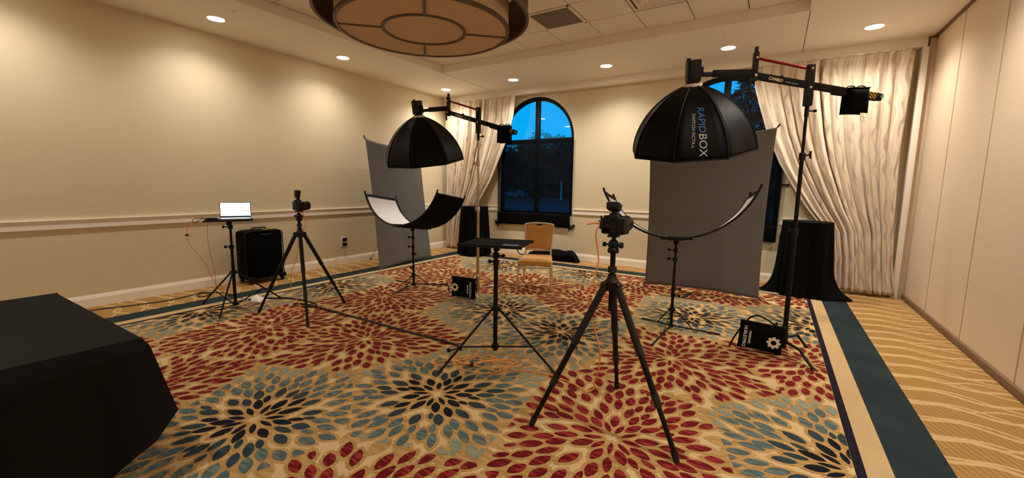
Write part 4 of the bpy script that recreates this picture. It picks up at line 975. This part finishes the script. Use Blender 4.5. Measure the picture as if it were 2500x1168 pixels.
boom_set((-3.283, 4.427), math.radians(189), 'chrome boom stand with black sandbag at its foot, left of the chair', 'black boom arm holding the smaller softbox in front of the swept curtain', 2.17, 2.303, 'chrome', 'chrome',
         [(1.79, (-1, -.2), .06), (1.20, (-1, -.2), .04), (.30, (-1, -.1), .07)], [(-3.10, 4.161), (-3.06, 4.80), (-3.62, 4.46)], (.43, .150), .145, .915, -.53, 2.505,
         [(.055, 1.22, .0185), (1.22, 1.80, .0155), (1.80, 2.11, .0125)])

# softboxes
def softbox(C, ax, ph, Rr, h, label, textpanel=None):
    C = Vector(C); a = Vector(ax).normalized(); e1 = a.cross(Vector((0, 1, 0))).normalized(); e2 = a.cross(e1)
    A = C-a*h; t = thing('octagonal_softbox', label, 'softbox', C, 'octagonal softboxes')
    dirs = [e1*math.cos(ph+k*PI/4)+e2*math.sin(ph+k*PI/4) for k in range(8)]; r0 = .075
    def prof(s):
        g = s*PI/2*.97; sn = math.sin(g)/math.sin(PI/2*.97); el = (1-math.cos(g))/(1-math.cos(PI/2*.97)); return r0+(Rr-r0)*sn, h*(.72*el+.28*sn)
    def S_(k, s, w, off=0):
        r, d = prof(s); p = A+a*d+(dirs[k % 8]*(1-w)+dirs[(k+1) % 8]*w)*r*(1-.035*math.sin(PI*w)*math.sin(PI*min(1, s*1.0)))
        if off:
            p += (dirs[k % 8]*(1-w)+dirs[(k+1) % 8]*w).normalized()*off
        return p
    for k in range(8):
        obj('panel', B().grid(lambda u, v: S_(k, u, v), 18, 6), 'nylon', t, ang=1.2, solid=.002)
        obj('rib', B().tube([S_(k, j/18, 0, .002) for j in range(19)], .0045, 6), 'black', t)
        rim = [S_(k, 1, 0)+a*.004, S_(k, 1, 1)+a*.004]; obj('rim_hem', B().tube(rim, .007, 6), 'nylon', t)
    b = B(); pts = [C+dirs[k]*(Rr*.93)-a*.05 for k in range(8)]; b.add(pts, [tuple(range(8))]); obj('diffuser', b, 'white', t, smooth=False)
    Fm = frame(-a)
    obj('speed_ring', B().lathe([(.06, -.01), (.080, -.01), (.080, .022), (.06, .022)], A, 28, Fm, True), 'trim', t)
    if textpanel is not None:
        fac = .98/(1.18*max(h, .5)); s1 = .36
        for body, size, s0, w0, mt in (('RAPID', .074, .38, .46, 'btext'), ('BOX', .084, None, .46, 'ptext'), ('SWITCH OCTA-L', .034, .46, .65, 'ptext')):
            vs, fs = text_mesh(body, size, .12); b = B(); s0 = s1 if s0 is None else s0; out = []
            if body == 'RAPID': s1 = s0+(max(v.x for v in vs)+.002)*fac
            for v in vs:
                s = s0+v.x*fac; r, d = prof(min(s, 1)); w = w0-v.y/(r*2*math.sin(PI/8)); out.append(S_(textpanel, min(s, 1), w, .007))
            b.add(out, fs); obj('lettering', b, mt, t, smooth=False)
    return A, a, Fm
def strobe(A, a, yaw, label):
    c = A-a*.018; t = thing('studio_strobe', label, 'strobe light', c, 'strobe heads on booms')
    z = -a; x = Vector((math.cos(yaw), math.sin(yaw), 0)); x = (x-z*x.dot(z)).normalized(); y = z.cross(x)
    X = Matrix((x, y, z)).transposed().to_4x4(); X.translation = c
    def bb(): b = B(); b.X = X; return b
    body = obj('body', bb().box((0, 0, .105), (.112, .108, .178), .014), 'black', t)
    obj('front_collar', bb().lathe([(0, 0), (.052, 0), (.056, .02), (0, .02)], (0, 0, .0), 24), 'blackm', t)
    for s in (-1, 1): obj('control_panel', bb().box((0, s*.0545, .11), (.08, .004, .12), .002), 'rubber', body)
    obj('display', bb().box((0, -.0572, .135), (.052, .002, .035)), 'lcd', body, smooth=False)
    obj('dial', bb().cyl((0, -.055, .085), (0, -.066, .085), .012, n=16), 'blackm', body)
    obj('tilt_bracket', bb().box((-.068, 0, .10), (.028, .04, .06), .006), 'black', t)
    obj('umbrella_clip', bb().box((.04, 0, .20), (.03, .03, .02), .004), 'black', t)
A1, a1, F1 = softbox((-.694, 4.197, 1.863), (-.016, .273, -1), 3.204, .536, .552, 'larger black octagonal softbox with white and blue lettering', 5)
strobe(A1, a1, math.radians(206), 'black strobe head atop the larger lettered softbox')
A2, a2, F2 = softbox((-4.211, 4.419, 1.835), (-.04, .224, -1), 2.655, .551, .60, 'smaller looking plain black octagonal softbox above the left reflector')
strobe(A2, a2, math.radians(189), 'black strobe head atop the plain softbox near the swept curtain')

# sandbags
def pillow(b, c, d, Rm, bulge=.5, nu=14, nv=14):
    c = Vector(c)
    for s in (-1, 1):
        def fn(u, v):
            x, z = (2*u-1), (2*v-1); k = (max(0, 1-x**4)*max(0, 1-z**4))**.45
            pin = 1-.03*(1-abs(x))*(abs(z) > .98)
            return c+Rm@Vector((x*d[0]/2*(1-.03*(1-z*z)), s*(d[1]/2*k+.004), z*d[2]/2*(1-.04*(1-x*x))))
        b.grid(fn, nu, nv)
    return b
def gear(c, r, Rm, s):
    pts = []
    for k in range(64):
        a = 2*PI*k/64; rr = r*(.86+.14*(1 if math.cos(8*a) > -.2 else -.6)); pts.append((rr*math.cos(a), rr*math.sin(a)))
    inn = [(r*.40*math.cos(2*PI*k/64), r*.40*math.sin(2*PI*k/64)) for k in range(64)]
    vs = [Vector(c)+Rm@Vector((x, s, z)) for x, z in pts+inn]; return vs, [(k, (k+1) % 64, 64+(k+1) % 64, 64+k) for k in range(64)]
def sandbag(c, d, yaw, tilt, flip, label, straps):
    Rm = rotz(yaw) @ Matrix.Rotation(tilt, 3, 'Y'); c = Vector(c); t = thing('sandbag', label, 'sandbag', (c.x, c.y, 0), 'weighted sandbags on the floor')
    obj('bag', pillow(B(), c, d, Rm), 'bfab', t, ang=1.0)
    obj('top_seam', B().box(c+Rm@Vector((0, 0, d[2]/2)), (d[0], .03, .02), .006, Rm), 'nylon', t)
    for pts in straps: obj('strap', B().tube(smoothpath(pts, 6), .008, 6), 'nylon', t)
    f = -1 if flip else 1; y = -d[1]/2-.007
    vs, fs = gear(c+Rm@Vector((f*d[0]*.28, 0, -.01*f)), .055, Rm, y); obj('emblem', B().add(vs, fs), 'logo', t, smooth=False)
    for body, size, xx, mt in (('HURLEYPRO', .037, -.36, 'ptext'), ('westcott', .034, -.24, 'ptext')):
        vs, fs = text_mesh(body, size, 0, 'CENTER', .001); obj('lettering', B().add([c+Rm@Vector((f*(d[0]*xx+v.y), y+.002, -f*(v.x))) for v in vs], fs), mt, t, smooth=False)
sandbag((-.012, 4.40, .148), (.36, .11, .255), .06, .06, False, 'black sandbag with flower emblem at the foot of the black boom stand',
        [[(-.14, 4.40, .27), (-.10, 4.39, .33), (-.04, 4.385, .352), (.04, 4.385, .32), (.10, 4.40, .275)], [(-.18, 4.41, .20), (-.23, 4.40, .10), (-.26, 4.38, .015)]])
sandbag((-3.445, 4.33, .145), (.36, .11, .27), .18, .02, True, 'black sandbag with flower emblem leaning on the chrome boom stand',
        [[(-3.60, 4.30, .16), (-3.66, 4.28, .14), (-3.66, 4.28, .08), (-3.60, 4.30, .06)], [(-3.56, 4.32, .27), (-3.45, 4.33, .285), (-3.31, 4.36, .272), (-3.29, 4.38, .27)]])
def boom_bag(pole, ang, x, z, label):
    X = Matrix.Translation((pole[0], pole[1], 0)) @ Matrix.Rotation(ang, 4, 'Z'); c = X @ Vector((x, 0, z))
    t = thing('counterweight_bag', label, 'sandbag', c-Vector((0, 0, .13)), 'counterweight bags on boom tails'); Rm = rotz(ang)
    for s in (-1, 1): obj('pouch', pillow(B(), c+Rm@Vector((0, s*.040, -.065)), (.165, .062, .205), Rm @ Matrix.Rotation(.05*s, 3, 'X')), 'bfab', t, ang=1.0)
    obj('saddle', B().box(c+Rm@Vector((0, 0, .040)), (.165, .11, .008), .003, Rm), 'nylon', t)
    for xx in (-.04, .04): obj('handle', B().tube(smoothpath([c+Rm@Vector((xx-.035, 0, .042)), c+Rm@Vector((xx-.02, 0, .062)), c+Rm@Vector((xx+.02, 0, .062)), c+Rm@Vector((xx+.035, 0, .042))]), .005, 6), 'nylon', t)
boom_bag((.174, 4.505), math.radians(206), -.375, 2.325, 'black weight pouch hung on the tail of the boom holding the lettered softbox')
boom_bag((-3.283, 4.427), math.radians(189), -.365, 2.205, 'black weight pouch hung on the boom tail against the left arched window')

# ================================================================== CHAIR
def chair():
    yaw = math.atan2(.191, .479); c = (-2.965, 5.467); t = thing('banquet_chair', 'gold upholstered banquet chair with champagne metal frame standing alone on the carpet', 'chair', (c[0], c[1], 0))
    X = Matrix.Translation((c[0], c[1], 0)) @ Matrix.Rotation(yaw, 4, 'Z')
    def bb(): b = B(); b.X = X; return b
    # cushion
    b = bb()
    def top(u, v):
        x, y = 2*u-1, 2*v-1; w = .245-.025*v; k = (max(0, 1-x**6)*max(0, 1-y**6))**.3
        return (x*w, -.255+.47*v, .43+.045*k)
    b.grid(top, 16, 16)
    b.grid(lambda u, v: (((2*u-1)*(.245-.025*v)), -.255+.47*v, .425), 2, 2)
    def skirt(u, v):
        a = u*4; i = int(a) % 4; q = a-int(a); P = [(-.245, -.255), (.245, -.255), (.22, .215), (-.22, .215)]; p0, p1 = P[i], P[(i+1) % 4]
        return (p0[0]+(p1[0]-p0[0])*q, p0[1]+(p1[1]-p0[1])*q, .375+.055*v)
    b.grid(skirt, 40, 2); obj('seat', b, 'uphol', t, ang=.9)
    b = bb(); P = [(-.225, -.235, .368), (.225, -.235, .368), (.205, .21, .368), (-.205, .21, .368)]; b.tube(P, .013, 8, closed=True); obj('seat_frame', b, 'gold', t)
    for s in (-1, 1):
        obj('front_leg', bb().tube([(s*.232, -.225, .37), (s*.248, -.245, .005)], [.015, .013], 10), 'gold', t)
        obj('rear_leg', bb().tube([(s*.205, .205, .42), (s*.212, .235, .25), (s*.232, .27, .005)], [.015, .015, .013], 10), 'gold', t)
        obj('back_post', bb().tube(smoothpath([(s*.200, .205, .40), (s*.195, .222, .52), (s*.205, .255, .72), (s*.222, .295, .925)]), .0145, 10), 'gold', t)
        obj('side_brace', bb().tube([(s*.236, -.23, .33), (s*.212, .21, .36)], .008, 8), 'gold', t)
    obj('cross_brace', bb().tube([(-.236, -.232, .335), (.236, -.232, .335)], .010, 8), 'gold', t)
    obj('top_rail', bb().tube(smoothpath([(-.222, .295, .92), (-.12, .30, .937), (0, .302, .942), (.12, .30, .937), (.222, .295, .92)]), .014, 10), 'gold', t)
    obj('lower_rail', bb().tube([(-.197, .220, .535), (0, .232, .528), (.197, .220, .535)], .012, 8), 'gold', t)
    def back(s):
        def fn(u, v):
            z = .548+.375*v; w = .190+.022*v; x = (2*u-1)*w; notch = max(0, 1-abs(2*u-1)/.26)*.028*(v > .85)*((v-.85)/.15)
            k = (max(0, 1-(2*u-1)**6)*max(0, 1-(2*v-1)**8))**.4
            return (x, .228+.07*v**1.3+s*.020*k, z-notch)
        return fn
    b = bb(); b.grid(back(-1), 30, 24); b.grid(back(1), 30, 24); obj('backrest', b, 'uphol', t, ang=1.0)
chair()

# ================================================================== BAG BEHIND CHAIR
def stand_bag():
    t = thing('equipment_bag', 'black soft equipment bag slumped along the back wall behind the chair', 'bag', (-3.85, 7.74, 0)); rnd = random.Random(4)
    n = 26; m = 18; vs = []
    hs = [(0, .05), (.08, .14), (.25, .18), (.45, .22), (.6, .235), (.72, .20), (.80, .22), (.86, .235), (.93, .16), (1, .03)]
    for i in range(n+1):
        u = i/n; x = -4.42+1.18*u; h = interp(hs, u); w = .13*(1-.5*abs(2*u-1)**4)
        for k in range(m):
            a = 2*PI*k/m; yy = 7.76+w*math.cos(a)*(1+.1*math.sin(7*u+k)); zz = max(.004, h/2+h/2*math.sin(a)*(1+.06*math.sin(11*u+3*k)))
            vs.append((x+.012*math.sin(5*a+9*u), min(yy, 7.95), zz))
    fs = [(i*m+k, i*m+(k+1) % m, (i+1)*m+(k+1) % m, (i+1)*m+k) for i in range(n) for k in range(m)]+[tuple(range(m)), tuple(range(n*m, n*m+m))]
    obj('bag_body', B().add(vs, fs), 'bfab', t, ang=.9)
    obj('carry_loop', B().tube(smoothpath([(-4.40, 7.72, .06), (-4.58, 7.72, .05), (-4.66, 7.73, .12), (-4.62, 7.74, .20), (-4.5, 7.75, .22), (-4.38, 7.74, .16)]), .012, 8), 'nylon', t)
    obj('end_strap', B().tube(smoothpath([(-3.36, 7.70, .18), (-3.28, 7.66, .10), (-3.24, 7.64, .03), (-3.3, 7.62, .02)]), .010, 8), 'nylon', t)
    obj('zip_pull', B().tube([(-3.62, 7.61, .03), (-3.68, 7.58, .012)], .006, 6), 'nylon', t)
stand_bag()

# ================================================================== CABLES
def cable(name, label, pts, r, mat, cat='cable', sub=8): return tag(obj(name, B().tube(smoothpath(pts, sub), r, 6), mat), label, cat)
Z = .012
cable('black_power_cable', 'black power cord running along the left wall from the foreground table to the laptop stand',
      [(x, y, Z) for x, y in ((-6.60, 1.0), (-6.58, 1.475), (-6.50, 1.685), (-6.395, 2.04), (-6.45, 2.376), (-6.50, 2.50), (-6.36, 2.53), (-6.24, 2.43), (-6.33, 2.38), (-6.46, 2.48), (-6.30, 2.62), (-6.083, 2.66), (-5.75, 2.66))], .007, 'cord')
cable('extension_cord', 'thick black extension cord crossing the carpet from laptop stand to the middle stand',
      [(x, y, .014) for x, y in ((-5.62, 2.66), (-5.338, 2.955), (-5.016, 3.036), (-4.755, 3.03), (-4.662, 2.939), (-4.842, 2.84), (-4.96, 2.88), (-4.85, 2.95), (-4.471, 2.955), (-3.677, 2.956), (-3.045, 2.952), (-2.566, 2.955), (-2.43, 2.955))], .011, 'cord')
t = thing('power_connector', 'small black connector at the end of the extension cord beside the middle stand', 'connector', (-2.37, 2.86, .01))
obj('connector_body', B().cyl((-2.43, 2.955, .017), (-2.33, 2.885, .017), .014, n=12), 'black', t); obj('connector_knob', B().cyl((-2.40, 2.80, .006), (-2.40, 2.80, .035), .016, n=12), 'black', t); obj('connector_neck', B().cyl((-2.40, 2.80, .017), (-2.35, 2.89, .017), .006, n=8), 'black', t)
cable('tether_cable', 'orange tether cable hanging from the laptop platform to the floor',
      [(-5.575, 2.16, 1.066), (-5.60, 2.11, 1.03), (-5.62, 2.06, .95), (-5.625, 2.06, .85), (-5.60, 2.11, .72), (-5.56, 2.20, .55), (-5.56, 2.24, .40), (-5.54, 2.33, .22), (-5.53, 2.42, .08), (-5.50, 2.50, .02), (-5.30, 2.47, Z), (-5.45, 2.72, .016), (-5.284, 2.70, .03), (-5.05, 2.66, Z), (-4.831, 2.657, Z), (-4.703, 2.706, .016), (-4.80, 2.876, .026)], .0042, 'orange')
tag(obj('ferrite_bead', B().lathe([(.006, -.012), (.017, -.010), (.017, .010), (.006, .012)], (-5.625, 2.06, .90), 12, None, True), 'red'), 'small dark red bead clipped on the orange cable below the laptop', 'cable clip')
cable('thin_wire', 'thin pale wire hanging from the laptop platform to the floor', [(-5.53, 2.24, 1.05), (-5.55, 2.23, .85), (-5.53, 2.25, .6), (-5.52, 2.27, .45), (-5.56, 2.28, .25), (-5.60, 2.32, .05), (-5.52, 2.36, Z)], .0025, 'thinwire')
cable('tether_cable', 'orange cable drooping from the left wall camera down its tripod',
      [(-4.50, 2.70, 1.19), (-4.47, 2.74, 1.17), (-4.455, 2.76, 1.10), (-4.46, 2.76, 1.02), (-4.49, 2.74, .96), (-4.49, 2.69, .85), (-4.50, 2.66, .66), (-4.545, 2.62, .50), (-4.55, 2.62, .30), (-4.50, 2.66, .15), (-4.50, 2.72, .03), (-4.62, 2.82, .016), (-4.78, 2.78, .03)], .0045, 'orange')
hang = [(-.908, 2.515, 1.268), (-.925, 2.50, 1.25), (-.932, 2.49, 1.21), (-.925, 2.495, 1.15), (-.912, 2.50, 1.04), (-.930, 2.49, .93), (-.958, 2.48, .80), (-.95, 2.49, .69), (-.905, 2.52, .53), (-.895, 2.56, .40), (-.93, 2.62, .24), (-1.0, 2.75, .10), (-1.03, 2.86, .02), (-1.06, 2.78, Z), (-1.197, 2.84, Z), (-1.384, 2.872, Z), (-1.50, 2.86, .018)]
cable('tether_cable', 'orange tether cable hanging from the foreground camera to the carpet', hang, .0048, 'orange')
cable('cable_tail', 'short orange cable stub sticking out left of the foreground camera', [(-.908, 2.515, 1.276), (-.94, 2.49, 1.281), (-.97, 2.475, 1.276), (-.985, 2.47, 1.271)], .006, 'orange')
t = thing('cable_clamp', 'small black cable clamp on the left side of the foreground camera', 'clamp', (-.905, 2.515, 1.25))
obj('clamp_ring', B().lathe([(.014, -.008), (.022, -.008), (.022, .008), (.014, .008)], (-.908, 2.512, 1.266), 16, frame(Vector((-1, -.3, 0))), True), 'rubber', t); obj('clamp_lever', B().cyl((-.905, 2.512, 1.281), (-.910, 2.51, 1.328), .005, n=8), 'rubber', t); obj('clamp_bar', B().cyl((-.925, 2.505, 1.294), (-.885, 2.518, 1.294), .004, n=8), 'rubber', t)
def coil():
    rnd = random.Random(12); pts = []
    for k in range(40):
        a = k*.66; q = k/40
        cx, cy = -2.02+.13*math.sin(q*11), 2.735+.05*math.cos(q*8)
        rx, ry = .24+.10*math.sin(k*1.3), .10+.05*math.cos(k*.9); ca = .30+.25*math.sin(q*5)
        x, y = rx*math.cos(a), ry*math.sin(a); pts.append((cx+x*math.cos(ca)-y*math.sin(ca), cy+x*math.sin(ca)+y*math.cos(ca), .012+.0005*k+.006*rnd.random()))
    pts += [(-1.75, 2.78, .016), (-1.60, 2.84, Z), (-1.50, 2.86, .03)]
    t = tag(obj('coiled_cable', B().tube(smoothpath(pts, 6), .0032, 6), 'orange'), 'tangled coil of thin orange cable lying under the middle tripod stand', 'cable')
coil()
tag(obj('cable_tie', B().box((-2.03, 2.66, .030), (.030, .05, .022), .004, rotz(.6)), 'rubber'), 'small black strap on the tangled orange cable coil', 'cable tie')
def crumple():
    rnd = random.Random(2); t = thing('plastic_bag', 'crumpled white plastic pouch on the carpet under the laptop stand', 'plastic bag', (-5.56, 2.72, .004))
    def fn(u, v):
        x, y = 2*u-1, 2*v-1; k = max(0, 1-x*x)*max(0, 1-y*y)
        return (-5.55+.13*x+.02*math.sin(9*v), 2.74+.075*y+.015*math.sin(8*u), .006+k*(.045+.02*math.sin(13*u+2)*math.cos(11*v)))
    obj('film', B().grid(fn, 18, 14), 'plasticbag', t, ang=.25, solid=.002)
    obj('twisted_corner', B().tube(smoothpath([(-5.66, 2.70, .012), (-5.73, 2.66, .02), (-5.78, 2.64, .012)]), [.012]*16+[.006], 6) if False else B().cyl((-5.66, 2.70, .016), (-5.75, 2.655, .012), .012, .005, 8), 'plasticbag', t)
crumple()
# tiny wall plate on the partition
t = bpy.data.objects.get('wall_switch')
obj('plate', B().box((XR-.004, 7.45, 1.25), (.008, .02, .04), .002), 'trim', t)
